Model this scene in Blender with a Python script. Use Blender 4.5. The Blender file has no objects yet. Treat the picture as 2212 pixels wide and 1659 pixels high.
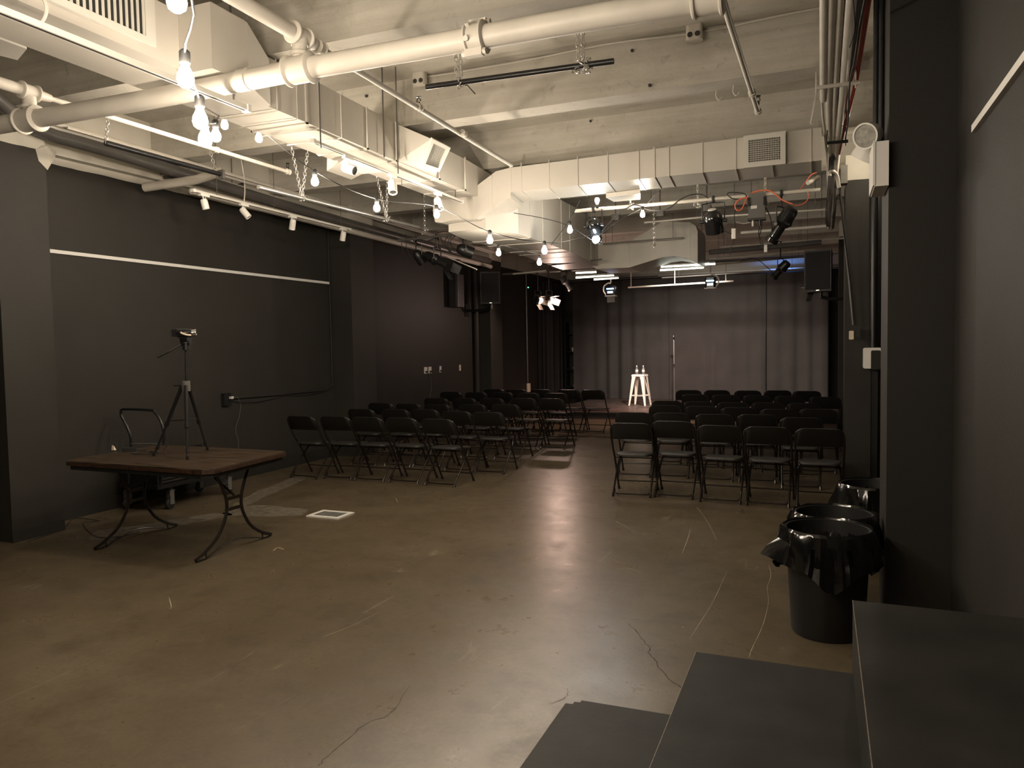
import bpy, bmesh, math, random
from mathutils import Vector, Matrix, noise
random.seed(7)
S = bpy.context.scene
COL = S.collection
PI = math.pi
# ---------------------------------------------------------------- camera model
F = 1632.0; CX = 1106.0; CY = 829.5
YAW, PITCH, ROLL = 0.388508, 0.051028, -0.017536
CAM = Vector((0, 0, 1.67))
_f = Vector((-math.sin(YAW)*math.cos(PITCH), math.cos(YAW)*math.cos(PITCH), -math.sin(PITCH)))
_r0 = Vector((math.cos(YAW), math.sin(YAW), 0)); _u0 = _r0.cross(_f)
RT = math.cos(ROLL)*_r0 + math.sin(ROLL)*_u0
UP = -math.sin(ROLL)*_r0 + math.cos(ROLL)*_u0
def at(px, py, X=None, Y=None, Z=None, D=None):
    """point of the room seen at a pixel of the photograph, on a plane of known X, Y or Z (or at distance D)"""
    d = RT*((px-CX)/F) - UP*((py-CY)/F) + _f
    if D is not None: return CAM + d.normalized()*D
    if X is not None: return CAM + d*((X-CAM.x)/d.x)
    if Y is not None: return CAM + d*((Y-CAM.y)/d.y)
    return CAM + d*((Z-CAM.z)/d.z)
cd = bpy.data.cameras.new('camera'); cam = bpy.data.objects.new('camera', cd); COL.objects.link(cam)
m3 = Matrix((RT, UP, -_f)).transposed()
cam.matrix_world = Matrix.Translation(CAM) @ m3.to_4x4()
cd.sensor_width = 36; cd.lens = 36*F/2212; cd.clip_start = 0.02; cd.clip_end = 100
S.camera = cam
S.view_settings.view_transform = 'Standard'; S.view_settings.look = 'None'
S.view_settings.gamma = 1; S.view_settings.use_curve_mapping = False
S.view_settings.exposure = 0.0
# ---------------------------------------------------------------- materials
def srgb(r, g, b):
    f = lambda c: (c/255/12.92) if c/255 <= .04045 else ((c/255+.055)/1.055)**2.4
    return (f(r), f(g), f(b))
def mat(name, col, rough=.6, metal=0.0, var=.12, scale=3.0, bump=0.0, bscale=40.0, spec=.5, coat=0.0, emit=None, estr=0.0, alpha=None, trans=0.0):
    m = bpy.data.materials.new(name); m.use_nodes = True
    nt = m.node_tree; b = nt.nodes['Principled BSDF']
    b.inputs['Roughness'].default_value = rough; b.inputs['Metallic'].default_value = metal
    b.inputs['Specular IOR Level'].default_value = spec
    if coat: b.inputs['Coat Weight'].default_value = coat
    if trans: b.inputs['Transmission Weight'].default_value = trans
    tc = nt.nodes.new('ShaderNodeTexCoord')
    if var:
        n = nt.nodes.new('ShaderNodeTexNoise'); n.inputs['Scale'].default_value = scale; n.inputs['Detail'].default_value = 6
        nt.links.new(tc.outputs['Object'], n.inputs['Vector'])
        r = nt.nodes.new('ShaderNodeValToRGB')
        r.color_ramp.elements[0].position = .3; r.color_ramp.elements[1].position = .7
        r.color_ramp.elements[0].color = tuple(c*(1-var) for c in col)+(1,)
        r.color_ramp.elements[1].color = tuple(min(1, c*(1+var)) for c in col)+(1,)
        nt.links.new(n.outputs['Fac'], r.inputs['Fac']); nt.links.new(r.outputs['Color'], b.inputs['Base Color'])
    else:
        b.inputs['Base Color'].default_value = tuple(col)+(1,)
    if bump:
        n2 = nt.nodes.new('ShaderNodeTexNoise'); n2.inputs['Scale'].default_value = bscale; n2.inputs['Detail'].default_value = 5
        bp = nt.nodes.new('ShaderNodeBump'); bp.inputs['Strength'].default_value = bump; bp.inputs['Distance'].default_value = .01
        nt.links.new(tc.outputs['Object'], n2.inputs['Vector']); nt.links.new(n2.outputs['Fac'], bp.inputs['Height'])
        nt.links.new(bp.outputs['Normal'], b.inputs['Normal'])
    if emit:
        b.inputs['Emission Color'].default_value = tuple(emit)+(1,); b.inputs['Emission Strength'].default_value = estr
    return m
CREAM = (.56, .535, .475)
M = {}
M['cream'] = mat('cream_pipe_paint', (.58, .545, .485), .45, var=.06, scale=6)
M['duct'] = mat('cream_duct_paint', (.55, .52, .465), .42, var=.07, scale=1.6)
M['track'] = mat('white_track', (.66, .64, .58), .4, var=.04)
M['slot'] = mat('dark_slot', (.03, .028, .025), .6, var=0)
M['white'] = mat('white_plastic', (.72, .70, .66), .4, var=.03)
M['rail'] = mat('white_rail_paint', (.70, .69, .66), .5, var=.03)
M['blackpipe'] = mat('black_pipe', (.012, .012, .013), .32, var=.2)
M['greypipe'] = mat('dark_painted_pipe', (.09, .085, .08), .35, var=.2)
M['silver'] = mat('galvanised_steel', (.55, .54, .52), .3, metal=.8, var=.1)
M['chain'] = mat('bright_chain_steel', (.72, .70, .66), .28, metal=.7, var=.1)
M['plastic'] = mat('black_chair_plastic', (.011, .0105, .010), .42, var=.1, bump=.03, bscale=300, spec=.4)
M['chairseat'] = mat('black_seat_plastic', (.024, .022, .019), .5, var=.1, bump=.04, bscale=250, spec=.45)
M['tube'] = mat('black_brown_chair_steel', (.018, .014, .011), .28, metal=.3, var=.15)
M['rubber'] = mat('black_rubber', (.012, .012, .012), .7, var=0)
M['black'] = mat('matt_black_metal', (.009, .009, .009), .38, var=.2)
M['blackgloss'] = mat('gloss_black_enamel', (.010, .010, .011), .12, var=.1, coat=.5)
M['blackwall'] = mat('black_wall_paint', (.021, .0192, .0165), .62, var=.08, scale=1.2, bump=.12, bscale=60, spec=.3)
M['grey'] = mat('grey_metal_box', (.11, .105, .095), .45, var=.1)
M['copper'] = mat('red_fire_cable', (.33, .045, .03), .5, var=.15)
M['orange'] = mat('orange_cord_rubber', (.75, .16, .07), .5, var=.05)
M['chrome'] = mat('chrome', (.75, .74, .72), .12, metal=1, var=0)
M['stool'] = mat('cream_white_enamel', (.76, .70, .62), .35, var=.05)
M['stage'] = mat('scuffed_black_stage_board', (.085, .06, .052), .45, var=.35, scale=5, bump=.1, bscale=20)
M['stageside'] = mat('black_stage_skirt', (.012, .011, .010), .8, var=.1)
M['step'] = mat('dark_grey_step_paint', (.018, .0178, .0155), .55, var=.35, scale=4, bump=.08, bscale=30, spec=.22)
M['stepedge'] = mat('worn_step_edge', (.10, .08, .06), .6, var=.4, scale=60)
M['bag'] = mat('black_bin_liner', (.005, .005, .005), .13, var=0, spec=.6, bump=.3, bscale=9)
M['bin'] = mat('black_bin_plastic', (.005, .005, .005), .5, var=.1)
M['curtain'] = mat('black_velour', (.050, .045, .043), .9, var=.12, scale=2, bump=.2, bscale=200, spec=.15)
M['curtain2'] = mat('black_side_drape', (.026, .024, .025), .9, var=.12, scale=2, spec=.15)
M['wood'] = None
M['edgewood'] = mat('worn_brown_table_edge', (.036, .018, .010), .4, var=.6, scale=30)
M['ivory'] = mat('ivory_plate', (.62, .52, .40), .4, var=.03)
M['cloth'] = M['curtain']
M['glass'] = mat('clear_bottle_plastic', (.9, .9, .92), .05, var=0, trans=.9)
M['cap'] = mat('white_bottle_cap', (.8, .8, .8), .4, var=0)
M['glasslens'] = mat('frosted_lamp_glass', (.34, .33, .30), .12, var=.25, scale=40, coat=.6)
M['lens'] = mat('lamp_reflector', (.8, .8, .78), .12, metal=.9, var=0)
M['speaker'] = mat('black_speaker_cabinet', (.014, .013, .014), .55, var=.1)
M['grille'] = mat('black_speaker_grille', (.02, .019, .02), .7, var=.1, bump=.6, bscale=400)
M['rubble'] = mat('rough_floor_patch', (.105, .088, .062), .85, var=.45, scale=14, bump=.8, bscale=30)
M['crack'] = mat('crack_dark', (.015, .012, .009), .9, var=0)
M['scratch'] = mat('pale_scratch', (.42, .35, .25), .6, var=.2)
M['bulb'] = mat('warm_bulb', (1, .9, .7), .3, var=0, emit=(1.0, .85, .67), estr=640)
M['bulbdim'] = mat('dim_warm_bulb', (1, .9, .7), .3, var=0, emit=(1.0, .86, .68), estr=270)
M['ledcool'] = mat('cool_lamp_lens', (.9, .95, 1), .2, var=0, emit=(.80, .93, 1.0), estr=160)
M['ledwarm'] = mat('warm_stage_lens', (1, .8, .6), .2, var=0, emit=(1.0, .62, .45), estr=25)
M['ledblue'] = mat('blue_led', (.1, .3, 1), .2, var=0, emit=(.15, .35, 1.0), estr=5)
M['ledgreen'] = mat('green_led', (.1, 1, .5), .2, var=0, emit=(.1, 1.0, .5), estr=3)
M['ledwhite'] = mat('led_window', (.6, .7, 1), .2, var=0, emit=(.6, .75, 1.0), estr=3)
M['tubeglow'] = mat('fluorescent_tube', (.9, .95, .9), .3, var=0, emit=(.95, 1.0, .88), estr=2.2)  # glow stands in for stage light reflected by the tubes
def wood():
    m = mat('brown_table_top', (.06, .035, .02), .36, var=0, spec=.5); nt = m.node_tree; b = nt.nodes['Principled BSDF']
    tc = nt.nodes['Texture Coordinate']; mp = nt.nodes.new('ShaderNodeMapping'); mp.inputs['Scale'].default_value = (1.6, 26, 14)
    n = nt.nodes.new('ShaderNodeTexNoise'); n.inputs['Scale'].default_value = 3; n.inputs['Detail'].default_value = 8
    r = nt.nodes.new('ShaderNodeValToRGB'); e = r.color_ramp.elements
    e[0].position = .38; e[0].color = (.010, .0065, .0045, 1); e[1].position = .66; e[1].color = (.085, .054, .031, 1)
    nt.links.new(tc.outputs['Object'], mp.inputs['Vector']); nt.links.new(mp.outputs['Vector'], n.inputs['Vector'])
    nt.links.new(n.outputs['Fac'], r.inputs['Fac']); nt.links.new(r.outputs['Color'], b.inputs['Base Color'])
    return m
M['wood'] = wood()
def ramp(nt, fac, stops):
    r = nt.nodes.new('ShaderNodeValToRGB'); e = r.color_ramp.elements
    while len(e) < len(stops): e.new(.5)
    for i, (p, c) in enumerate(stops):
        e[i].position = p; e[i].color = c if len(c) == 4 else tuple(c)+(1,)
    nt.links.new(fac, r.inputs['Fac']); return r
def tnoise(nt, vec, scale, detail=6, rough=.6, dist=0):
    n = nt.nodes.new('ShaderNodeTexNoise'); n.inputs['Scale'].default_value = scale
    n.inputs['Detail'].default_value = detail; n.inputs['Roughness'].default_value = rough; n.inputs['Distortion'].default_value = dist
    nt.links.new(vec, n.inputs['Vector']); return n
def mixc(nt, fac, a, b, typ='MIX'):
    x = nt.nodes.new('ShaderNodeMix'); x.data_type = 'RGBA'; x.blend_type = typ
    if isinstance(fac, float): x.inputs[0].default_value = fac
    else: nt.links.new(fac, x.inputs[0])
    for i, v in ((6, a), (7, b)):
        if isinstance(v, tuple): x.inputs[i].default_value = v if len(v) == 4 else v+(1,)
        else: nt.links.new(v, x.inputs[i])
    return x.outputs[2]
def wall_mat():
    """black paint up to a ragged line about 3.5 m up, cream above"""
    m = bpy.data.materials.new('black_and_cream_wall'); m.use_nodes = True; nt = m.node_tree; b = nt.nodes['Principled BSDF']
    g = nt.nodes.new('ShaderNodeNewGeometry'); sp = nt.nodes.new('ShaderNodeSeparateXYZ')
    nt.links.new(g.outputs['Position'], sp.inputs[0])
    n = tnoise(nt, g.outputs['Position'], 2.0, 4)
    ma = nt.nodes.new('ShaderNodeMath'); ma.operation = 'MULTIPLY_ADD'; ma.inputs[1].default_value = .03
    nt.links.new(n.outputs['Fac'], ma.inputs[0]); nt.links.new(sp.outputs['Z'], ma.inputs[2])
    gt = nt.nodes.new('ShaderNodeMath'); gt.operation = 'GREATER_THAN'; gt.inputs[1].default_value = 3.545
    nt.links.new(ma.outputs[0], gt.inputs[0])
    big = tnoise(nt, g.outputs['Position'], 1.1, 5)
    dark = ramp(nt, big.outputs['Fac'], [(.3, (.022, .0198, .0165)), (.7, (.029, .0265, .0222))])
    lite = ramp(nt, big.outputs['Fac'], [(.3, (.50, .47, .41)), (.7, (.60, .57, .50))])
    c = mixc(nt, gt.outputs[0], dark.outputs['Color'], lite.outputs['Color'])
    nt.links.new(c, b.inputs['Base Color']); b.inputs['Roughness'].default_value = .6; b.inputs['Specular IOR Level'].default_value = .3
    f = tnoise(nt, g.outputs['Position'], 50, 4); bp = nt.nodes.new('ShaderNodeBump'); bp.inputs['Strength'].default_value = .15; bp.inputs['Distance'].default_value = .01
    nt.links.new(f.outputs['Fac'], bp.inputs['Height']); nt.links.new(bp.outputs['Normal'], b.inputs['Normal'])
    return m
M['wall'] = wall_mat()
def ceil_mat():
    m = bpy.data.materials.new('cream_concrete_ceiling'); m.use_nodes = True; nt = m.node_tree; b = nt.nodes['Principled BSDF']
    g = nt.nodes.new('ShaderNodeNewGeometry'); P = g.outputs['Position']
    a = tnoise(nt, P, 1.3, 8, .65); s = tnoise(nt, P, 9, 8, .7, .4)
    c1 = ramp(nt, a.outputs['Fac'], [(.3, (.46, .435, .375)), (.7, (.60, .57, .51))])
    c2 = ramp(nt, s.outputs['Fac'], [(.28, (.62, .60, .56)), (.42, (1, 1, 1))])
    c = mixc(nt, .8, c1.outputs['Color'], c2.outputs['Color'], 'MULTIPLY')
    mp = nt.nodes.new('ShaderNodeMapping'); mp.inputs['Scale'].default_value = (.35, 1, 7); nt.links.new(P, mp.inputs['Vector'])
    bd = tnoise(nt, mp.outputs['Vector'], 2.2, 5, .6)
    c3 = ramp(nt, bd.outputs['Fac'], [(.35, (.80, .79, .77)), (.6, (1, 1, 1))])
    c = mixc(nt, .7, c, c3.outputs['Color'], 'MULTIPLY')
    nt.links.new(c, b.inputs['Base Color']); b.inputs['Roughness'].default_value = .7; b.inputs['Specular IOR Level'].default_value = .25
    bp = nt.nodes.new('ShaderNodeBump'); bp.inputs['Strength'].default_value = .35; bp.inputs['Distance'].default_value = .02
    nt.links.new(s.outputs['Fac'], bp.inputs['Height']); nt.links.new(bp.outputs['Normal'], b.inputs['Normal'])
    return m
M['ceil'] = ceil_mat()
def floor_mat():
    m = bpy.data.materials.new('worn_brown_concrete_floor'); m.use_nodes = True; nt = m.node_tree; b = nt.nodes['Principled BSDF']
    g = nt.nodes.new('ShaderNodeNewGeometry'); P = g.outputs['Position']
    a = tnoise(nt, P, .6, 7, .65, .2); s = tnoise(nt, P, 3.2, 9, .72, .15); f = tnoise(nt, P, 40, 6, .7)
    c1 = ramp(nt, a.outputs['Fac'], [(.30, (.078, .060, .036)), (.52, (.110, .086, .055)), (.75, (.148, .120, .082))])
    c2 = ramp(nt, s.outputs['Fac'], [(.3, (.66, .64, .60)), (.5, (1, 1, 1)), (.72, (1.12, 1.1, 1.05))])
    c = mixc(nt, 1.0, c1.outputs['Color'], c2.outputs['Color'], 'MULTIPLY')
    c4 = ramp(nt, f.outputs['Fac'], [(.3, (.80, .79, .76)), (.65, (1.1, 1.1, 1.08))]); c = mixc(nt, .9, c, c4.outputs['Color'], 'MULTIPLY')
    # pale scratches: thin ridges of two stretched wave-like noises
    for sc, rot, wd in ((.9, .4, .0035), (1.7, 1.9, .0025), (.6, 2.6, .0022)):
        mp = nt.nodes.new('ShaderNodeMapping'); mp.inputs['Rotation'].default_value = (0, 0, rot); mp.inputs['Scale'].default_value = (1, .10, 1)
        nt.links.new(P, mp.inputs['Vector']); n = tnoise(nt, mp.outputs['Vector'], sc, 3, .5, .3)
        sub = nt.nodes.new('ShaderNodeMath'); sub.operation = 'SUBTRACT'; sub.inputs[1].default_value = .5; nt.links.new(n.outputs['Fac'], sub.inputs[0])
        ab = nt.nodes.new('ShaderNodeMath'); ab.operation = 'ABSOLUTE'; nt.links.new(sub.outputs[0], ab.inputs[0])
        lt = ramp(nt, ab.outputs[0], [(0, (1, 1, 1)), (wd, (0, 0, 0))])
        gate = tnoise(nt, P, 2.3, 4); gr = ramp(nt, gate.outputs['Fac'], [(.56, (0, 0, 0)), (.66, (.35, .35, .35))])
        mm = mixc(nt, 1.0, lt.outputs['Color'], gr.outputs['Color'], 'MULTIPLY')
        c = mixc(nt, mm, c, (.36, .31, .23))
    sp = nt.nodes.new('ShaderNodeTexVoronoi'); sp.inputs['Scale'].default_value = 2.1; nt.links.new(P, sp.inputs['Vector'])
    dots = ramp(nt, sp.outputs['Distance'], [(.008, (1, 1, 1)), (.016, (0, 0, 0))])
    c = mixc(nt, dots.outputs['Color'], c, (.42, .38, .30))
    nt.links.new(c, b.inputs['Base Color'])
    rr = ramp(nt, s.outputs['Fac'], [(.3, (.38, .38, .38)), (.7, (.25, .25, .25))])
    nt.links.new(rr.outputs['Color'], b.inputs['Roughness']); b.inputs['Specular IOR Level'].default_value = .5
    bp = nt.nodes.new('ShaderNodeBump'); bp.inputs['Strength'].default_value = .08; bp.inputs['Distance'].default_value = .01
    nt.links.new(f.outputs['Fac'], bp.inputs['Height']); nt.links.new(bp.outputs['Normal'], b.inputs['Normal'])
    return m
M['floor'] = floor_mat()
# ---------------------------------------------------------------- mesh builder
ORG = {}
class MB:
    def __init__(self, Mx=None):
        self.v = []; self.f = []; self.sm = []; self.mi = []; self.M = Mx; self.cur = 0
    def av(self, p):
        p = Vector(p)
        if self.M is not None: p = self.M @ p
        self.v.append(p); return len(self.v)-1
    def af(self, idx, smooth=False):
        self.f.append(tuple(idx)); self.sm.append(smooth); self.mi.append(self.cur)
    def box(self, a, b):
        x0, y0, z0 = a; x1, y1, z1 = b
        i = [self.av(p) for p in ((x0,y0,z0),(x1,y0,z0),(x1,y1,z0),(x0,y1,z0),(x0,y0,z1),(x1,y0,z1),(x1,y1,z1),(x0,y1,z1))]
        for q in ((3,2,1,0),(4,5,6,7),(0,1,5,4),(1,2,6,5),(2,3,7,6),(3,0,4,7)): self.af([i[k] for k in q])
        return self
    def cbox(self, c, s):
        c = Vector(c); h = Vector(s)/2
        return self.box(c-h, c+h)
    def hexa(self, lo, hi):
        """lo, hi: rings of points joined; caps closed"""
        n = len(lo); a = [self.av(p) for p in lo]; b = [self.av(p) for p in hi]
        self.af(a[::-1]); self.af(b)
        for k in range(n): self.af([a[k], a[(k+1) % n], b[(k+1) % n], b[k]])
        return self
    def loft(self, rings, closed=True, cap=True, smooth=False):
        R = [[self.av(p) for p in r] for r in rings]; n = len(R[0])
        for i in range(len(R)-1):
            for k in range(n if closed else n-1):
                self.af([R[i][k], R[i][(k+1) % n], R[i+1][(k+1) % n], R[i+1][k]], smooth)
        if cap and closed: self.af(R[0][::-1]); self.af(R[-1])
        return self
    def tube(self, pts, r, n=8, cap=True, closed=False):
        pts = [Vector(p) for p in pts]
        rs = r if isinstance(r, (list, tuple)) else [r]*len(pts)
        rings = []; prev = None; N = len(pts)
        for i, p in enumerate(pts):
            if closed: t = pts[(i+1) % N]-pts[i-1]
            elif i == 0: t = pts[1]-p
            elif i == N-1: t = p-pts[-2]
            else: t = (pts[i+1]-p).normalized()+(p-pts[i-1]).normalized()
            if t.length < 1e-9: t = Vector((0, 0, 1))
            t.normalize()
            if prev is None:
                a = Vector((0, 0, 1)) if abs(t.z) < .9 else Vector((1, 0, 0))
                u = t.cross(a).normalized()
            else:
                u = prev-t*prev.dot(t)
                u = u.normalized() if u.length > 1e-6 else t.orthogonal().normalized()
            w = t.cross(u); prev = u
            rings.append([p+(u*math.cos(2*PI*k/n)+w*math.sin(2*PI*k/n))*rs[i] for k in range(n)])
        if closed:
            R = [[self.av(q) for q in r_] for r_ in rings]
            for i in range(N):
                for k in range(n): self.af([R[i][k], R[i][(k+1) % n], R[(i+1) % N][(k+1) % n], R[(i+1) % N][k]], True)
        else: self.loft(rings, True, cap, True)
        return self
    def cyl(self, a, b, r, n=16, r2=None):
        return self.tube([a, b], [r, r if r2 is None else r2], n)
    def lathe(self, prof, n=24, o=(0, 0, 0), axis='z', cap=True):
        o = Vector(o); rings = []
        for r, h in prof:
            ring = []
            for k in range(n):
                c, s = math.cos(2*PI*k/n)*r, math.sin(2*PI*k/n)*r
                ring.append(o+(Vector((c, s, h)) if axis == 'z' else Vector((s, h, c)) if axis == 'y' else Vector((h, c, s))))
            rings.append(ring)
        return self.loft(rings, True, cap, True)
    def rbox(self, c, s, r=.02, seg=3, axis='z'):
        """box with rounded vertical edges"""
        hx, hy, hz = s[0]/2, s[1]/2, s[2]/2
        if axis == 'y': hx, hy, hz = s[0]/2, s[2]/2, s[1]/2
        pts = []
        for cx, cy, a0 in ((hx-r, hy-r, 0), (-hx+r, hy-r, PI/2), (-hx+r, -hy+r, PI), (hx-r, -hy+r, 1.5*PI)):
            for k in range(seg+1):
                a = a0+PI/2*k/seg; pts.append((cx+r*math.cos(a), cy+r*math.sin(a)))
        c = Vector(c)
        if axis == 'z': lo = [c+Vector((x, y, -hz)) for x, y in pts]; hi = [c+Vector((x, y, hz)) for x, y in pts]
        else: lo = [c+Vector((x, hz, y)) for x, y in pts]; hi = [c+Vector((x, -hz, y)) for x, y in pts]
        return self.hexa(lo, hi)
    def prism(self, poly, d):
        """poly: list of 3D points, extruded by vector d"""
        d = Vector(d); return self.hexa([Vector(p) for p in poly], [Vector(p)+d for p in poly])
    def build(self, name, m, parent=None, w=False, ang=40, origin=None):
        o_ = Vector((0, 0, 0))
        if w:
            if parent is not None: o_ = Vector(ORG.get(parent.name, parent.location))
            else:
                xs = [p.x for p in self.v]; ys = [p.y for p in self.v]; zs = [p.z for p in self.v]
                o_ = Vector(origin) if origin else Vector(((min(xs)+max(xs))/2, (min(ys)+max(ys))/2, min(zs)))
        me = bpy.data.meshes.new(name)
        me.from_pydata([p-o_ for p in self.v], [], self.f)
        for mm in (m if isinstance(m, (list, tuple)) else [m]): me.materials.append(mm)
        me.polygons.foreach_set('use_smooth', self.sm); me.polygons.foreach_set('material_index', self.mi)
        me.update()
        bm = bmesh.new(); bm.from_mesh(me); bmesh.ops.recalc_face_normals(bm, faces=bm.faces[:]); bm.to_mesh(me); bm.free()
        if any(self.sm): me.set_sharp_from_angle(angle=math.radians(ang))
        o = bpy.data.objects.new(name, me); COL.objects.link(o)
        if parent is not None:
            o.parent = parent
        elif w: o.location = o_
        if w: ORG[o.name] = tuple(o_)
        return o
def tag(o, label, cat, group=None, kind=None):
    o['label'] = label; o['category'] = cat
    if group: o['group'] = group
    if kind: o['kind'] = kind
    return o
def struct(o): o['kind'] = 'structure'; return o
def thing(name, label, cat, loc=(0, 0, 0), rotz=0, group=None, rot=None):
    o = bpy.data.objects.new(name, None); COL.objects.link(o); o.empty_display_size = .1
    o.location = loc; o.rotation_euler = rot if rot else (0, 0, rotz)
    return tag(o, label, cat, group)
def copy_tree(o, parent=None):
    c = o.copy(); COL.objects.link(c); c.parent = parent
    for ch in list(o.children): copy_tree(ch, c)
    return c
def sag(a, b, s, n=12):
    a, b = Vector(a), Vector(b)
    return [a.lerp(b, t/n)-Vector((0, 0, s*4*(t/n)*(1-t/n))) for t in range(n+1)]
def smooth_path(pts, k=4):
    """Catmull-Rom through points"""
    P = [Vector(p) for p in pts]; P = [P[0]*2-P[1]]+P+[P[-1]*2-P[-2]]; out = []
    for i in range(1, len(P)-2):
        for j in range(k):
            t = j/k
            out.append(.5*((2*P[i])+(P[i+1]-P[i-1])*t+(2*P[i-1]-5*P[i]+4*P[i+1]-P[i+2])*t*t+(3*P[i]-P[i-1]-3*P[i+1]+P[i+2])*t**3))
    out.append(P[-2]); return out
def chain_into(mb, a, b, L=.045, r=.0045, wdt=.013):
    a, b = Vector(a), Vector(b); d = b-a; n = max(2, int(d.length/(L*.74))); t = d.normalized()
    u = t.orthogonal().normalized(); w = t.cross(u)
    for i in range(n):
        c = a+d*((i+.5)/n); s = u if i % 2 else w
        ring = []
        for k in range(10):
            an = 2*PI*k/10
            ring.append(c+t*(math.cos(an)*L/2)+s*(math.sin(an)*wdt))
        mb.tube(ring, r, 5, closed=True)
    return mb
# ================================================================ THE ROOM
XL, XR, YF, YB, ZS, ZB = -7.0, .69, -4.5, 21.0, 4.24, 3.80
BEAMS = [6.48+1.97*k for k in range(-5, 8)]
fl = MB(); fl.box((XL-.2, YF-.2, -.15), (XR+.2, YB+.2, 0))
fl.cur = 2
def crackline(px, wd, mi, h=.0008):
    fl.cur = mi
    pts = smooth_path([at(x, y, Z=0) for x, y in px], 5)
    for i in range(len(pts)-1):
        a, b = pts[i], pts[i+1]; j = Vector((random.uniform(-.006, .006), random.uniform(-.006, .006), 0)) if mi == 2 else Vector((0, 0, 0))
        pts[i+1] = b = b+j
        d = (b-a).normalized(); s = Vector((-d.y, d.x, 0))*wd*random.uniform(.5, 1.2)
        q = [a-s, b-s, b+s, a+s]; idx = [fl.av((p.x, p.y, h)) for p in q]; fl.af(idx)
crackline([(1358,1347),(1372,1360),(1390,1383),(1403,1400),(1402,1413),(1418,1430),(1428,1447),(1450,1470),(1476,1488)], .0022, 2)
crackline([(1476,1488),(1560,1560),(1640,1640)], .002, 2)
crackline([(1225,1487),(1222,1506),(1190,1520)], .0015, 2)
crackline([(690,1655),(700,1640),(745,1600),(795,1560),(838,1545),(866,1512),(885,1480)], .0014, 2)
crackline([(1505,1095),(1530,1130),(1547,1165)], .0011, 3)
crackline([(1661,1220),(1665,1245),(1657,1270),(1660,1300),(1648,1350),(1625,1400),(1618,1420)], .0013, 3)
crackline([(1330,1126),(1350,1137),(1378,1152)], .0022, 3)
crackline([(1490,1145),(1487,1160),(1474,1195)], .0016, 3)
crackline([(1570,1235),(1540,1300),(1490,1380)], .0014, 3)
crackline([(365,1290),(370,1312),(362,1316)], .0022, 3)
crackline([(590,1190),(600,1183),(613,1187)], .004, 3)
crackline([(1182,1258),(1240,1255),(1310,1258),(1360,1262),(1410,1260)], .0015, 3)
crackline([(1330,1230),(1360,1228),(1385,1238)], .003, 3)
crackline([(700,1375),(760,1352),(820,1322)], .0013, 3)
crackline([(1205,1110),(1218,1122),(1236,1128)], .002, 3)
crackline([(860,1076),(880,1072),(905,1068),(925,1060)], .0018, 3)
crackline([(745,1060),(820,1075),(850,1073),(860,1085)], .0018, 3)
crackline([(1160,1000),(1140,1050),(1190,1047),(1225,1040)], .0013, 3)
fl.cur = 1
for poly in ([(480,1108),(520,1093),(580,1092),(640,1098),(665,1102),(655,1112),(600,1116),(540,1115),(500,1114)],
             [(215,1145),(300,1135),(400,1118),(470,1108),(500,1113),(420,1130),(330,1146),(255,1162),(190,1165)],
             [(500,1090),(560,1060),(640,1030),(660,1034),(600,1062),(530,1092)]):
    pts = smooth_path([at(x, y, Z=0) for x, y in poly+poly[:1]], 5)[:-1]
    pts = [p+Vector((random.uniform(-.02, .02), random.uniform(-.02, .02), 0)) for p in pts]
    fl.af([fl.av((p.x, p.y, .0006)) for p in pts])
o = fl.build('floor', [M['floor'], M['rubble'], M['crack'], M['scratch']], w=True, origin=(0, 0, -.15)); struct(o)
# ceiling: slab and cross beams cast in one piece
ce = MB(); ce.box((XL-.2, YF-.2, ZS), (XR+.2, YB+.2, ZS+.2))
for y in BEAMS: ce.box((XL-.1, y, ZB), (XR+.1, y+.24, ZS+.01))
struct(ce.build('ceiling', M['ceil'], w=True))
def column_cap(mb, x0, x1, y0, y1):
    pass
wl = MB(); wl.box((XL-.2, YF, 0), (XL, YB, ZS))
for y0, y1 in ((-.9, -.3), (4.44, 4.92), (9.78, 10.42), (15.0, 15.65)): wl.box((XL-.02, y0, 0), (-6.62, y1, ZB+.02))
wl.box((-7.02, 5.2, 3.60), (-6.90, 15, 3.66))
wl.cur = 1
wl.hexa([(-7.0, 9.70, 3.50), (-6.60, 9.74, 3.44), (-6.60, 10.5, 3.48), (-7.0, 10.6, 3.50)], [(-7.0, 9.70, 3.62), (-6.59, 9.70, 3.60), (-6.59, 10.6, 3.60), (-7.0, 10.7, 3.62)])
wl.hexa([(-6.63, 4.78, 3.50), (-6.61, 4.93, 3.36), (-6.62, 5.02, 3.50)], [(-6.70, 4.74, 3.58), (-6.60, 4.93, 3.58), (-6.70, 5.1, 3.58)])
struct(wl.build('wall_left', [M['wall'], M['ceil']], w=True))
wr = MB(); wr.box((XR, YF, 0), (XR+.2, 5.2, ZS)); wr.box((.355, 4.86, 0), (XR+.02, 5.37, ZS))
wr.cur = 1; wr.box((XR, 5.2, 0), (XR+.2, YB, ZS)); wr.box((.262, 9.8, 0), (.545, 10.4, ZB+.02)); wr.box((.5, 10.0, 0), (XR+.02, 10.4, ZB+.02))
wr.box((.30, 15.0, 0), (XR+.02, 15.6, ZB+.02))
struct(wr.build('wall_right', [M['blackwall'], M['wall']], w=True))
wb = MB(); wb.box((XL-.2, YB, 0), (XR+.2, YB+.2, ZS)); struct(wb.build('wall_back', M['wall'], w=True))
wf = MB(); wf.box((XL-.2, YF-.2, 0), (XR+.2, YF, ZS)); struct(wf.build('wall_front', M['wall'], w=True))
bb = MB()
for y0, y1 in ((4.93, 9.77), (10.43, 14.99)): bb.box((XL, y0, 0), (XL+.016, y1, .15))
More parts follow.
